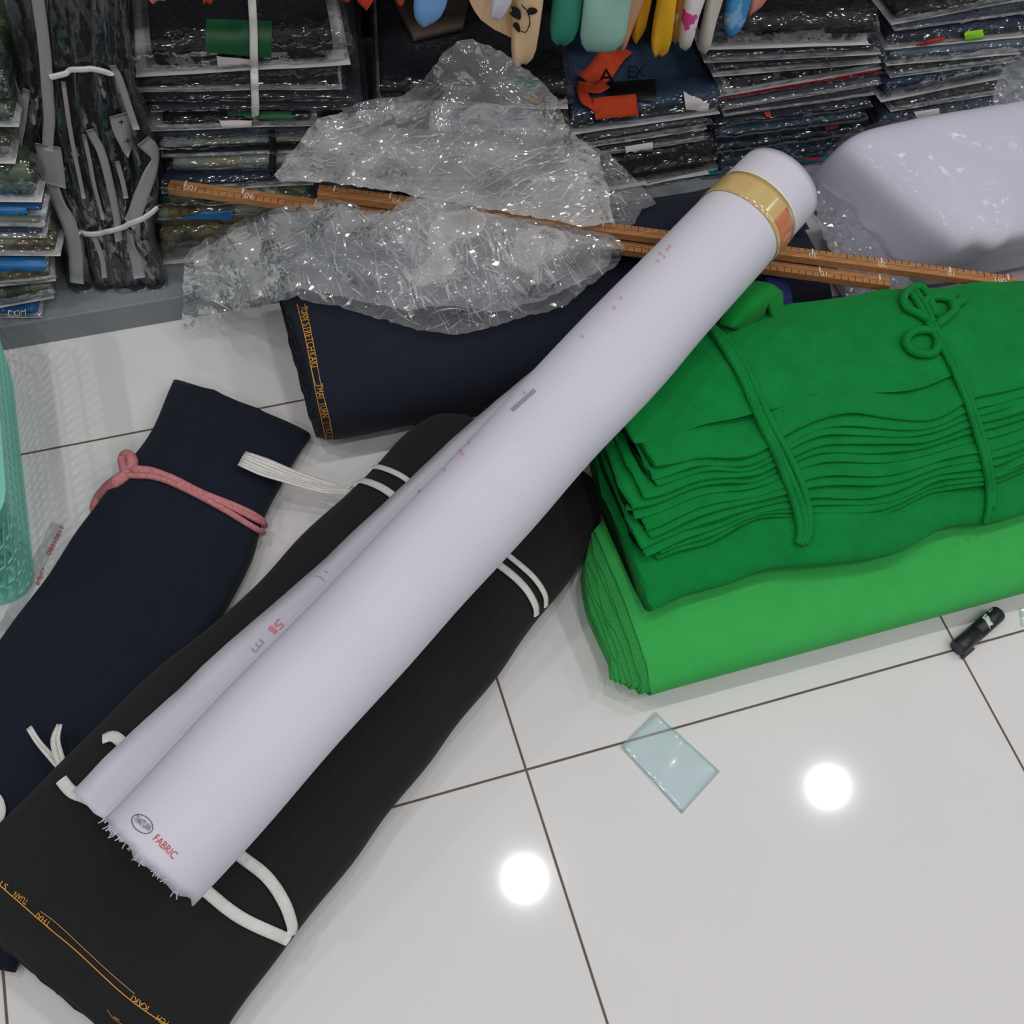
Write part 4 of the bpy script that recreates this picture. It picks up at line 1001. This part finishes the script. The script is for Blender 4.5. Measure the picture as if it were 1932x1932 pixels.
ruler('wooden metre ruler reaching farther right, its right end at the photo edge', (600, 356), (1922, 530), .228, .212, 1, mk10, [('10', .9, .010), ('20', .8, .010), ('30', .7, .01), ('50', .5, .01), ('90', .11, .01), ('1', .965, .01), ('00', .975, .01)])

# ================================================================== white bundle in a clear bag
wb = thing('cloth_bundle', 'plump white cloth bundle in a clear bag below the far right stack', 'cloth bundle', (.87, .64, 0), 'white bagged bundles')
def super_ell(c, ax, ay, az, ex, n=44, m=64, wv=0.0, seed=1, cr=0, cw=.05):
    ph = np.linspace(-np.pi / 2, np.pi / 2, n); th = np.linspace(0, 2 * np.pi, m + 1)[:-1]
    PH, TH = np.meshgrid(ph, th, indexing='ij'); e = 2 / ex
    s_ = lambda v: np.sign(v) * np.abs(v) ** e
    X = s_(np.cos(PH)) * s_(np.cos(TH)); Y = s_(np.cos(PH)) * s_(np.sin(TH)); Z = s_(np.sin(PH))
    P = np.asarray(c) + X[..., None] * np.asarray(ax) + Y[..., None] * np.asarray(ay) + Z[..., None] * np.asarray(az)
    D = P - np.asarray(c); D /= np.linalg.norm(D, axis=-1)[..., None] + 1e-9
    P = P + D * (wv * wob(P, .18, seed)[..., None] + (cr * crease(P, cw, seed + 1)[..., None] if cr else 0))
    return P.reshape(-1, 3), grid_faces(n, m, True)
tilt = math.radians(20)
ay = np.array([-.02, math.cos(tilt), math.sin(tilt)]); az = np.array([0, -math.sin(tilt), math.cos(tilt)])
bc = np.array([.875, .605, .175])
def bundle(grow, cr, n, m):
    v, f = super_ell(bc, np.array([.232 + grow, .004, .0]), ay * (.108 + grow), az * (.079 + grow * .7), 6.5, n=n, m=m, wv=.0035, seed=81, cr=cr, cw=.07)
    lw_ = np.clip((bc[0] + .06 - v[:, 0]) / .29, 0, 1)
    v[:, 0] += lw_ * (.12 * np.clip((.67 - v[:, 1]) / .18, 0, 1) ** 1.2 + .002)
    v[:, 2] += .008 * np.exp(-((v[:, 0] - .86) / .1) ** 2) * (v[:, 2] > bc[2])
    dn = np.clip((.52 - v[:, 1]) / .04, 0, 1); v[:, 2] += dn * .004 * np.sin(v[:, 0] * 120) ; v[:, 1] += dn * .005 * np.sin(v[:, 0] * 95 + 1)
    return v, f
v, f = bundle(0, 0, 60, 90); mk('white_cloth', v, f, M['white_cloth'], wb)
v, f = bundle(.006, .0016, 64, 120); mk('clear_bag', v, f, M['bundleclear'], wb)
wb2 = thing('cloth_bundle', 'flatter pinkish-white bagged bundle squeezed beneath the plump white bundle', 'cloth bundle', (.92, .60, 0), 'white bagged bundles')
v, f = super_ell((.915, .595, .029), (.21, 0, 0), (0, .105, 0), (0, 0, .0265), 4.0, wv=.001, seed=84); mk('white_cloth', v, f, fabric('pinkish white cloth', (206, 192, 204), scale=900, bump=.1), wb2)
v, f = super_ell((.915, .595, .0295), (.216, 0, 0), (0, .110, 0), (0, 0, .0275), 4.0, n=50, m=90, wv=.001, seed=84, cr=.001, cw=.05); mk('clear_bag', v, f, M['bundleclear'], wb2)

# ================================================================== film sheets
def pip(x, y, poly):
    ins = np.zeros(x.shape, bool); n = len(poly)
    for i in range(n):
        x1, y1 = poly[i]; x2, y2 = poly[(i + 1) % n]
        c = ((y1 > y) != (y2 > y)) & (x < (x2 - x1) * (y - y1) / (y2 - y1 + 1e-12) + x1)
        ins ^= c
    return ins
def sheet(name, poly, mat, parent, seed, step=7.0, amp=.012, cw=.09, fine=.003, lift=0.0, shrink=None, inner=(), minz=.002, flat=False):
    """crumpled film: outline with heights (px, py, z), inner extra heights"""
    pl = np.array([(p[0], p[1]) for p in poly], float)
    ctl = np.array(list(poly) + list(inner), float)
    # densify the outline
    dense = []
    for i in range(len(poly)):
        a, b = np.array(poly[i], float), np.array(poly[(i + 1) % len(poly)], float); k = max(1, int(np.hypot(*(b - a)[:2]) / step))
        for q in range(k): dense.append(a + (b - a) * q / k)
    dense = np.array(dense)
    rr = np.random.RandomState(seed)
    dense[:, :2] += (rr.rand(len(dense), 2) - .5) * 5
    x0, y0 = pl.min(0); x1, y1 = pl.max(0)
    gx, gy = np.meshgrid(np.arange(x0, x1, step), np.arange(y0, y1, step * .87)); gx = gx + (np.arange(gx.shape[0])[:, None] % 2) * step / 2
    gx = gx.ravel() + rr.uniform(-1, 1, gx.size) * step * .25; gy = gy.ravel() + rr.uniform(-1, 1, gy.size) * step * .25
    ins = pip(gx, gy, [tuple(p) for p in dense[:, :2]])
    gx, gy = gx[ins], gy[ins]
    dm = np.min(np.hypot(gx[:, None] - dense[None, :, 0], gy[:, None] - dense[None, :, 1]), 1)
    keep = dm > step * .55; gx, gy, dm = gx[keep], gy[keep], dm[keep]
    X = np.concatenate([dense[:, 0], gx]); Yp = np.concatenate([dense[:, 1], gy]); dmin = np.concatenate([np.zeros(len(dense)), dm])
    nd = len(dense)
    v2 = [Vector((a, b)) for a, b in zip(X, Yp)]
    res = mgeo.delaunay_2d_cdt(v2, [(i, (i + 1) % nd) for i in range(nd)], [], 1, 1e-4)
    Vx = np.array([(v.x, v.y) for v in res[0]]); tris = [tuple(t) for t in res[2]]
    dd = np.hypot(Vx[:, None, 0] - ctl[None, :, 0], Vx[:, None, 1] - ctl[None, :, 1]) + 8
    wgt = dd ** -2.6; Z = (wgt * ctl[None, :, 2]).sum(1) / wgt.sum(1)
    dm = np.min(np.hypot(Vx[:, None, 0] - dense[None, :, 0], Vx[:, None, 1] - dense[None, :, 1]), 1)
    fall = np.clip(dm / 60, .12, 1)
    P = np.array([W(x, y, z) for (x, y), z in zip(Vx, Z)])
    c1_ = crease(P, cw, seed, 6); c2_ = crease(P, cw * .4, seed + 50, 6); c3_ = crease(P, cw * .7, seed + 90, 5)
    rays = np.array([ray(x, y) for x, y in Vx])
    P = P - rays * ((lift * fall + amp * fall * (c1_ + .6) + fine * c2_ * np.clip(fall * 1.5, 0, 1)))[:, None]
    P[:, 0] += .35 * amp * fall * c3_; P[:, 1] += .3 * amp * fall * crease(P, cw * .6, seed + 120, 5)
    P[:, 2] = np.maximum(P[:, 2], minz)
    return mk(name, P, tris, mat, parent, smooth=not flat)
def ridges(name, srcs, polyg, count, mat, parent, seed, dirs=(-.5, .9), ln=(18, 90), wd=(.0004, .0012)):
    """pinched folds standing up from the film"""
    r = np.random.RandomState(seed); bv = bvh_of(srcs); poly = np.array([(p[0], p[1]) for p in polyg], float); parts = []
    x0, y0 = poly.min(0); x1, y1 = poly.max(0); tries = 0
    while len(parts) < count and tries < count * 20:
        tries += 1
        x, y = r.uniform(x0, x1), r.uniform(y0, y1)
        if not pip(np.array([x]), np.array([y]), [tuple(p) for p in poly])[0]: continue
        a = r.choice(dirs) + r.normal() * .22; L = r.uniform(*ln) * (.4 + .6 * r.rand()); k = r.normal() * .004
        P = []; Nn = []
        for q in np.linspace(-.5, .5, max(4, int(L / 7))):
            aa = a + k * q * L; px = x + math.cos(aa) * q * L; py = y + math.sin(aa) * q * L
            h = hit(bv, px, py)
            if h is not None: P.append(h[0] + h[1] * .0006); Nn.append(h[1])
        if len(P) < 4: continue
        P = np.array(P); Nn = np.array(Nn)
        if np.max(np.linalg.norm(np.diff(P, axis=0), axis=1)) > .03: continue
        P[1:-1] = (P[:-2] + P[1:-1] + P[2:]) / 3; T = np.gradient(P, axis=0); S = np.cross(Nn, T); S /= np.linalg.norm(S, axis=1)[:, None] + 1e-9
        w_ = r.uniform(*wd) * np.sin(np.linspace(.15, np.pi - .15, len(P))); lean = r.normal() * .8
        V = []
        for p, s_, n_, w0 in zip(P, S, Nn, w_): V += [p - s_ * w0, p + n_ * w0 * 1.3 + s_ * w0 * lean, p + s_ * w0]
        parts.append((V, grid_faces(len(P), 3)))
    v, f = join(parts); o = mk(name, v, f, mat, parent, smooth=False); o['kind'] = 'stuff'; return o
hp = thing('plastic_film_heap', 'heap of crumpled milky clear plastic film over the navy bolt and rulers', 'plastic film', W(760, 500, .1))
back = [(530, 322, .24), (575, 255, .3), (602, 216, .33), (690, 198, .35), (760, 180, .36), (800, 150, .38), (830, 108, .42), (862, 78, .44), (892, 76, .44), (960, 104, .42), (1020, 150, .39), (1052, 186, .37), (1066, 228, .34), (1130, 292, .28), (1140, 330, .26), (1160, 420, .235), (1100, 426, .235), (1000, 408, .238), (910, 393, .24), (830, 378, .242), (742, 360, .246), (600, 342, .25), (545, 342, .25)]
backin = [(800, 300, .28), (950, 300, .285), (1050, 360, .25), (680, 290, .285), (890, 180, .36), (880, 120, .40)]
topf = [(640, 205, .34), (690, 190, .36), (760, 180, .365), (800, 150, .38), (830, 108, .42), (862, 78, .44), (892, 74, .44), (960, 104, .42), (1020, 150, .39), (1052, 186, .37), (1066, 228, .34), (1090, 262, .31), (900, 250, .33), (700, 240, .34)]
sheet('clear_peak', topf, M['heapclear'], hp, 901, inner=[(890, 170, .375), (760, 215, .345)], amp=.014, cw=.15, fine=.002, step=9)
back = [(518, 330, .245), (540, 296, .27), (575, 255, .3), (602, 222, .325), (690, 206, .34), (790, 190, .345), (900, 194, .345), (1000, 205, .34), (1060, 235, .325), (1130, 292, .28), (1142, 330, .26), (1160, 420, .235), (1100, 426, .235), (1000, 408, .238), (910, 393, .24), (830, 378, .242), (742, 360, .246), (600, 342, .25), (530, 344, .25)]
uf = sheet('upper_film', back, M['heap'], hp, 905, inner=backin[:4], amp=.018, cw=.16, fine=.002, step=11, flat=True)
side = [(1095, 262, .28), (1150, 290, .26), (1190, 330, .24), (1238, 384, .215), (1210, 396, .21), (1196, 424, .205), (1160, 440, .2), (1140, 380, .22), (1120, 320, .25)]
sf = sheet('side_film', side, M['heapclear'], hp, 951, amp=.008, cw=.06, fine=.003, step=8, flat=True)
front = [(346, 622, .02), (345, 560, .05), (350, 480, .13), (365, 465, .14), (440, 424, .18), (520, 392, .235), (580, 386, .245), (632, 374, .25), (660, 382, .25), (690, 398, .246), (740, 396, .25), (770, 372, .254), (800, 358, .256), (870, 368, .254), (905, 388, .25), (925, 402, .246), (1010, 414, .242), (1100, 432, .236), (1160, 446, .232), (1178, 462, .228), (1166, 500, .2), (1110, 540, .185), (1062, 580, .17), (1010, 592, .165), (960, 606, .162), (905, 626, .158), (862, 631, .157), (790, 622, .16), (700, 596, .162), (640, 578, .165), (590, 570, .165), (560, 560, .168), (500, 578, .13), (440, 590, .06), (390, 606, .035)]
fin = [(700, 440, .24), (860, 440, .235), (700, 500, .205), (850, 520, .2), (1000, 510, .2), (540, 490, .2), (430, 520, .11), (400, 560, .07)]
ff = sheet('front_film', front, M['heapclear'], hp, 971, inner=fin, amp=.018, cw=.15, fine=.002, step=10, flat=True)
front2 = [(366, 480, .13), (440, 434, .175), (520, 404, .225), (600, 396, .24), (640, 384, .246), (690, 406, .242), (745, 402, .246), (800, 368, .25), (905, 398, .246), (1010, 424, .238), (1100, 442, .232), (1160, 458, .226), (1150, 500, .195), (1090, 535, .18), (1010, 570, .17), (930, 590, .166), (850, 575, .167), (760, 585, .166), (660, 562, .168), (560, 545, .17), (500, 560, .13), (420, 575, .07), (370, 560, .055)]
ni = sheet('inner_film', front2, M['heap'], hp, 991, inner=[(800, 500, .192), (500, 490, .17)], amp=.016, cw=.13, fine=.0025, lift=-.004, step=9, flat=True)
ridges('film_folds', [uf], back, 260, M['heapfold'], hp, 3001, dirs=(-.3, .3, -.75), ln=(20, 130))
ridges('film_folds', [ff], front, 330, M['heapfold'], hp, 3002, dirs=(1.0, 1.25, .75, -.4), ln=(16, 110))
ridges('film_folds', [ff], [(720, 420), (1080, 440), (1040, 540), (900, 580), (740, 560)], 130, M['heapfold'], hp, 3007, dirs=(1.1, 1.3, .9), ln=(20, 90), wd=(.001, .0024))
ridges('film_folds', [sf], side, 40, M['heapfold'], hp, 3003, dirs=(.8, .3), ln=(10, 40))
# skirt of clear film around the white bundle
sk = thing('plastic_film_sheet', 'clear plastic film spread between the roll end and the white bundle', 'plastic film', W(1580, 470, .1))
sheet('film', [(1545, 345, .19), (1572, 300, .21), (1600, 380, .19), (1640, 440, .165), (1690, 500, .14), (1740, 548, .13), (1690, 578, .14), (1600, 568, .15), (1580, 505, .165), (1556, 450, .172), (1540, 410, .178)], M['bundlefilm'], sk, 1011, amp=.006, cw=.06, fine=.0015, step=7, flat=True)
nk = sheet('bag_neck', [(1880, 240, .27), (1872, 200, .275), (1880, 150, .29), (1900, 120, .30), (1960, 95, .31), (1990, 150, .29), (1990, 240, .27), (1930, 246, .27)], M['bundlefilm'], wb, 1021, amp=.012, cw=.06, fine=.003, step=7, flat=True)
# clear tape strip with red print by the basket
tp = thing('packing_tape_strip', 'clear tape strip with red lettering on the floor by the mint basket', 'tape')if False else None

# ================================================================== small things on the floor
bf = BVHTree.FromPolygons([(-4, -4, 0), (5, -4, 0), (5, 2, 0), (-4, 2, 0)], [(0, 1, 2, 3)])
t = thing('tape_strip', 'clear tape strip with red lettering on the floor by the mint basket', 'tape', W(70, 1080, 0))
decal('clear_strip', [(98, 985), (122, 992), (10, 1225), (-16, 1210)], bf, M['sheetfilm'], t, .0012, 8)
lettering('red_lettering', [('11801080', (114, 994), (88, 1045), 9), ('colpa', (80, 1072), (68, 1104), 9), ('VL1 O', (44, 1148), (20, 1190), 10)], bf, M['red_ink'], t, .0018)
def card(name, label, cat, corners, mat, h=.002, fold=None):
    c = [W(*p) for p in corners]; n = 12; V = []
    for i in range(n):
        for j in range(n):
            u, v_ = i / (n - 1), j / (n - 1)
            p = (1 - u) * ((1 - v_) * c[0] + v_ * c[1]) + u * ((1 - v_) * c[3] + v_ * c[2])
            p = p + np.array([0, 0, .0008 + h * (.5 + .5 * math.sin(u * 3.1 + v_ * 2.3)) * (u * (1 - u) * 4) * .6 + h * max(0, u - .86) * 7 + h * .6 * math.exp(-((u - .45 - .2 * v_) / .05) ** 2)])
            V.append(p)
    o = mk(name, V, grid_faces(n, n), mat); solidify(o, .0004, 1); return tag(o, label, cat)
card('film_piece', 'small pale blue plastic film piece lying flat on the tile joint', 'plastic film', [(1170, 1410), (1236, 1345), (1358, 1456), (1286, 1536)][::-1], M['bluefilm'], .003)
card('film_piece', 'tiny pale blue film corner on the floor at the right, past the marker', 'plastic film', [(1922, 1150), (1960, 1140), (1965, 1185), (1926, 1182)][::-1], M['bluefilm'], .002)
# marker
a = W(1808, 1222, .0115); b = W(1882, 1158, .0115); ax = (b - a); ax[2] = 0; L = np.linalg.norm(ax); ax /= L; sy = np.cross([0, 0, 1.], ax)
mkr = thing('marker_pen', 'short scuffed black marker pen on the floor beside the bright green bolt', 'marker pen', (a + b) / 2 * [1, 1, 0])
def lathe_ax(prof, nseg=28):
    V = []
    for s_, r_ in prof:
        for k in range(nseg):
            q = 2 * math.pi * k / nseg; V.append(a * [1, 1, 0] + np.array([0, 0, .0118]) + ax * s_ + sy * r_ * math.cos(q) + np.array([0, 0, 1]) * r_ * math.sin(q))
    F = [f[::-1] for f in grid_faces(len(prof), nseg, True)] + [tuple(range(nseg)), tuple((len(prof) - 1) * nseg + k for k in range(nseg - 1, -1, -1))]
    return V, F
R0 = .0115
cap_ = mk('cap', *lathe_ax([(-.002, R0 * .7), (-.002, R0 * .93), (0, R0), (.036, R0), (.0365, R0 * .9)]), M['blackplastic'], mkr)
bar_ = mk('barrel', *lathe_ax([(.0365, R0 * .88), (.037, R0 * .98), (L - .001, R0 * .98), (L + .001, R0 * .9), (L + .001, R0 * .75), (L - .001, R0 * .7)]), M['blackplastic'], mkr)
mk('cap_disc', *lathe_ax([(-.0026, R0 * .8), (-.0018, R0 * .8)]), fabric('grey violet plastic', (66, 62, 78), rough=.5), cap_)
v, f = obox(a * [1, 1, 0] + np.array([0, 0, .0035]) + ax * .010 - sy * R0 * 1.08, ax * .012, sy * .0022, np.array([0, 0, .0022])); bevel(mk('cap_clip', v, f, M['blackplastic'], cap_, False), .0008)
bM = bvh_of([bar_])
lettering('torn_label', [('-poly', [(1853, 1166), (1860, 1158), (1866, 1164), (1868, 1172), (1876, 1178), (1880, 1184), (1868, 1188), (1864, 1180), (1860, 1172)]),
                         ('-poly', [(1864, 1152), (1872, 1146), (1874, 1150), (1866, 1157)])], bM, M['white_flake'], bar_, .0006, label='torn white label scraps')

# ================================================================== mint basket
bs = thing('plastic_basket', 'mint green plastic lattice basket cut off by the left photo edge', 'basket', (-.66, .52, 0))
bx0, bx1, by0, by1 = -.80, -.526, .378, .755; rx0, rx1, ry0, ry1 = -.835, -.505, .352, .775; bh = .205
def rrect(x0, x1, y0, y1, r, k=7):
    P = []
    for cx, cy, a0 in ((x1 - r, y0 + r, -90), (x1 - r, y1 - r, 0), (x0 + r, y1 - r, 90), (x0 + r, y0 + r, 180)):
        for i in range(k): q = math.radians(a0 + 90 * i / (k - 1)); P.append((cx + r * math.cos(q), cy + r * math.sin(q)))
    return np.array(P)
def resamp(P, n):
    Q = np.vstack([P, P[:1]]); d = np.r_[0, np.cumsum(np.hypot(*np.diff(Q, axis=0).T))]
    u = np.linspace(0, d[-1], n + 1)[:-1]; return np.stack([np.interp(u, d, Q[:, 0]), np.interp(u, d, Q[:, 1])], 1)
NB = 92
bot = resamp(rrect(bx0, bx1, by0, by1, .035), NB); top = resamp(rrect(rx0, rx1, ry0, ry1, .06), NB)
def bwall(f): return np.column_stack([bot * (1 - f) + top * f, np.full(NB, f * bh)])
parts = []
def ringband(f0, f1, out=0.0, th=.0022):
    A_, B_ = bwall(f0), bwall(f1); c = A_[:, :2].mean(0)
    def off(Q, d):
        n_ = Q[:, :2] - c; n_ /= np.linalg.norm(n_, axis=1)[:, None]; return np.column_stack([Q[:, :2] + n_ * d, Q[:, 2]])
    rings = [off(A_, out), off(B_, out), off(B_, out - th), off(A_, out - th)]
    V = np.vstack(rings); F = []
    for k in range(4):
        for j in range(NB):
            F.append((k * NB + j, k * NB + (j + 1) % NB, ((k + 1) % 4) * NB + (j + 1) % NB, ((k + 1) % 4) * NB + j))
    return V, F
for f0, f1 in ((0, .05), (.22, .25), (.42, .45), (.62, .65), (.80, .9)): parts.append(ringband(f0, f1))
for row, (f0, f1) in enumerate(((.05, .22), (.25, .42), (.45, .62), (.65, .80))):
    A_, B_ = bwall(f0), bwall(f1)
    for j in range(NB):
        p, q = A_[j], B_[(j + 1) % NB]
        tdir = A_[(j + 1) % NB] - A_[j]; tdir /= np.linalg.norm(tdir); nr = np.cross(tdir, [0, 0, 1.])
        hw = tdir * .0021; ht = nr * .0011
        V = [p - hw - ht, p + hw - ht, p + hw + ht, p - hw + ht, q - hw - ht, q + hw - ht, q + hw + ht, q - hw + ht]
        parts.append((V, [(0, 3, 2, 1), (4, 5, 6, 7), (0, 1, 5, 4), (1, 2, 6, 5), (2, 3, 7, 6), (3, 0, 4, 7)]))
v, f = join(parts); mk('lattice_wall', v, f, M['mint'], bs, False)
Vb = np.column_stack([bot, np.full(NB, .003)]); mk('bottom', np.vstack([Vb, [[*bot.mean(0), .003]]]), [(j, (j + 1) % NB, NB) for j in range(NB)], M['mint'], bs, False)
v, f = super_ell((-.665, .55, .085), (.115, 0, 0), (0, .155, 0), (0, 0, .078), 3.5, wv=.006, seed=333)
o = mk('basket_shade_filler', v, f, fabric('dark shade filler', (44, 42, 40), scale=600, bump=.3), None); tag(o, 'dark filler added inside the mint basket to make its slots look shaded', 'shade filler')  # added dark mass standing in for the shadow inside the basket
v, f = join([ringband(.9, 1.0, .006, .010)]); bevel(mk('rim', v, f, M['mint'], bs, False), .002)

# ================================================================== garments on the rail
def sleeve(label, bot, wpx_b, topx, wpx_t, col=None, mat=None, Y=.78, th=.011, name='hanging_shirt', rounding=.55, seed=0, cuff=None, group='shirts hanging on the rail'):
    """a sleeve or shirt tail hanging from the rail; bot=(px,py) lowest point, topx = its middle at the top of the frame"""
    b = WY(*bot, Y); t = WY(topx, 0, Y) if bot[1] > 12 else WY(topx, bot[1] - 60, Y)
    sc = np.linalg.norm(b - CAM) / FPX
    wb_, wt_ = wpx_b * sc, wpx_t * sc
    d = (t - b); d = d / d[2]
    H = RAILZ - .0135 - b[2]
    tt = np.r_[0, .004, .012, .025, np.linspace(.05, H, 14)]
    g = thing(name, label, 'hanging shirt', (b[0] + d[0] * H, Y, b[2] + H), group)
    V = []; m = 20
    hz = (t - b)[2]
    for h in tt:
        c = b + d * h; f = min(1.6, h / max(hz, .03)); wd = wb_ + (wt_ - wb_) * f
        wd *= (1 - rounding * max(0, 1 - h / .022) ** 2); dd = th * (.25 + .75 * min(1, h / .015))
        for k in range(m):
            a_ = 2 * math.pi * k / m; ca, sa = math.cos(a_), math.sin(a_)
            V.append(c + np.array([wd / 2 * np.sign(ca) * abs(ca) ** .6, dd * np.sign(sa) * abs(sa) ** .8 + .003 * math.sin(h * 40 + 3 * ca + seed), 0]))
    V = np.array(V); V[:, :2] += .0012 * wob(V * [1, 1, .4], .05, 300 + seed)[:, None]
    F = grid_faces(len(tt), m, True) + [tuple(range(m))[::-1], tuple((len(tt) - 1) * m + k for k in range(m))]
    mt = mat or fabric('jersey', col, scale=900, bump=.2, mott=30)
    o = mk('sleeve', V, F, mt, g)
    return g, o
sleeve('pink sleeve tip at the top, above the green card of the black trousers', (296, 3), 42, 296, 50, (212, 130, 120), seed=1)
sleeve('orange-red sleeve tip above the black trousers, near the white ribbon', (392, 4), 22, 392, 26, (206, 70, 40), seed=2)
sleeve('small red-orange sleeve tip left of the pointed one', (650, 2), 26, 650, 30, (196, 62, 40), seed=3)
sleeve('pointed red-orange sleeve tip between the black trousers and brown card', (688, 15), 34, 688, 38, (214, 66, 36), seed=4, rounding=.8)
sleeve('short orange sleeve tip just left of the light blue sleeve', (756, 6), 28, 756, 30, (190, 88, 44), seed=5, Y=.80)
sleeve('light blue rounded sleeve hanging above the dark stack', (805, 46), 52, 812, 58, (116, 164, 214), seed=6)
gA_, cr1 = sleeve('cream shirt with black leaf print and long sleeve, left of teal sleeve', (984, 120), 40, 998, 50, (222, 190, 150), seed=7)
v = []
pts = [(884, -2), (892, 14), (905, 32), (930, 50), (955, 62), (985, 78), (1002, 60), (1012, -2), (950, -4)]
p3 = np.array([WY(x, y, .796) for x, y in pts]); topc = []
nP = len(pts)
v = np.vstack([p3 + [0, -.006, 0], p3 + [0, .008, 0]])
f = [tuple(range(nP)), tuple(range(2 * nP - 1, nP - 1, -1))] + [(k, (k + 1) % nP + 0, (k + 1) % nP + nP, k + nP) for k in range(nP)]
up = p3[[0, 8, 7]].copy(); ext = up + [0, 0, RAILZ - .014 - up[:, 2].mean()]
bod = mk('shirt_body', v, f, cr1.data.materials[0], gA_, False)
q = np.vstack([up + [0, -.006, 0], up + [0, .008, 0], ext + [0, -.006, 0], ext + [0, .008, 0]])
mk('shirt_body', q, [(0, 1, 7, 6), (1, 2, 8, 7), (3, 9, 10, 4), (4, 10, 11, 5), (0, 6, 9, 3), (2, 5, 11, 8), (6, 7, 10, 9), (7, 8, 11, 10)], cr1.data.materials[0], gA_, False)
bCr = bvh_of([cr1, bod])
def leafpx(cx, cy, l, wd, ang):
    a_ = math.radians(ang); P_ = []
    for k in range(14):
        q_ = 2 * math.pi * k / 14; x_, y_ = l * math.cos(q_), wd * math.sin(q_) * (1 - .3 * math.cos(q_)); P_.append((cx + x_ * math.cos(a_) - y_ * math.sin(a_), cy + x_ * math.sin(a_) + y_ * math.cos(a_)))
    return P_
lettering('leaf_print', [('-poly', leafpx(976, 22, 13, 9, 60)), ('-poly', leafpx(1003, 17, 9, 7, 0)), ('-poly', leafpx(977, 48, 10, 5, 70)), ('-line', [(986, 4), (996, 22), (999, 40), (992, 56), (982, 54)], 2)], bCr, m_blk, gA_, .004)
sleeve('lilac white sleeve with dark hem in front of the cream shirt', (934, 34), 26, 946, 30, (206, 202, 216), seed=8, Y=.765)
sleeve('dark teal sleeve between the cream shirt and the pale mint sleeve', (1058, 84), 44, 1075, 56, (56, 138, 118), seed=9, rounding=.75)
sleeve('wide pale mint sleeve with stitched hem', (1136, 96), 84, 1146, 86, (148, 190, 178), seed=10, Y=.765, rounding=.35)
sleeve('thin peach sleeve tip right of the pale mint sleeve', (1168, 96), 18, 1196, 30, (208, 158, 124), seed=11, Y=.79, rounding=.8)
sleeve('mustard yellow sleeve, shorter of the two yellow ones', (1198, 80), 24, 1212, 26, (216, 158, 40), seed=12, Y=.795, rounding=.7)
sleeve('black sleeve between the two yellow sleeves', (1222, 72), 22, 1232, 30, (26, 24, 28), seed=13, Y=.80)
sleeve('bright yellow sleeve with square hem, the longer yellow one', (1242, 104), 34, 1260, 30, (226, 174, 40), seed=14, Y=.77, rounding=.6)
sleeve('brown and white patterned sleeve behind the bright yellow one', (1270, 78), 18, 1282, 24, mat=pattern('brown print', [(222, 206, 190), (206, 150, 60), (224, 210, 200), (190, 120, 50)], 30), seed=15, Y=.79)
sleeve('white sleeve with a bright pink flower spot', (1288, 92), 22, 1310, 36, mat=pattern('pink flower print', [(232, 226, 226), (230, 224, 226), (230, 224, 226), (214, 70, 150)], 26), seed=16, Y=.77)
sleeve('off-white sleeve with faint green print beside the pink flower sleeve', (1327, 97), 20, 1346, 24, mat=pattern('green print', [(206, 200, 188), (206, 200, 188), (210, 204, 192), (110, 130, 90)], 24), seed=17, Y=.775)
sleeve('blue and white tie-dye sleeve', (1380, 68), 36, 1392, 42, mat=pattern('tie dye', [(40, 120, 200), (70, 150, 214), (130, 180, 222), (210, 224, 234)], 34, detail=4), seed=18)
sleeve('coral pink sleeve tip, rightmost on the rail', (1416, 26), 26, 1426, 30, (226, 146, 130), seed=19, Y=.79)
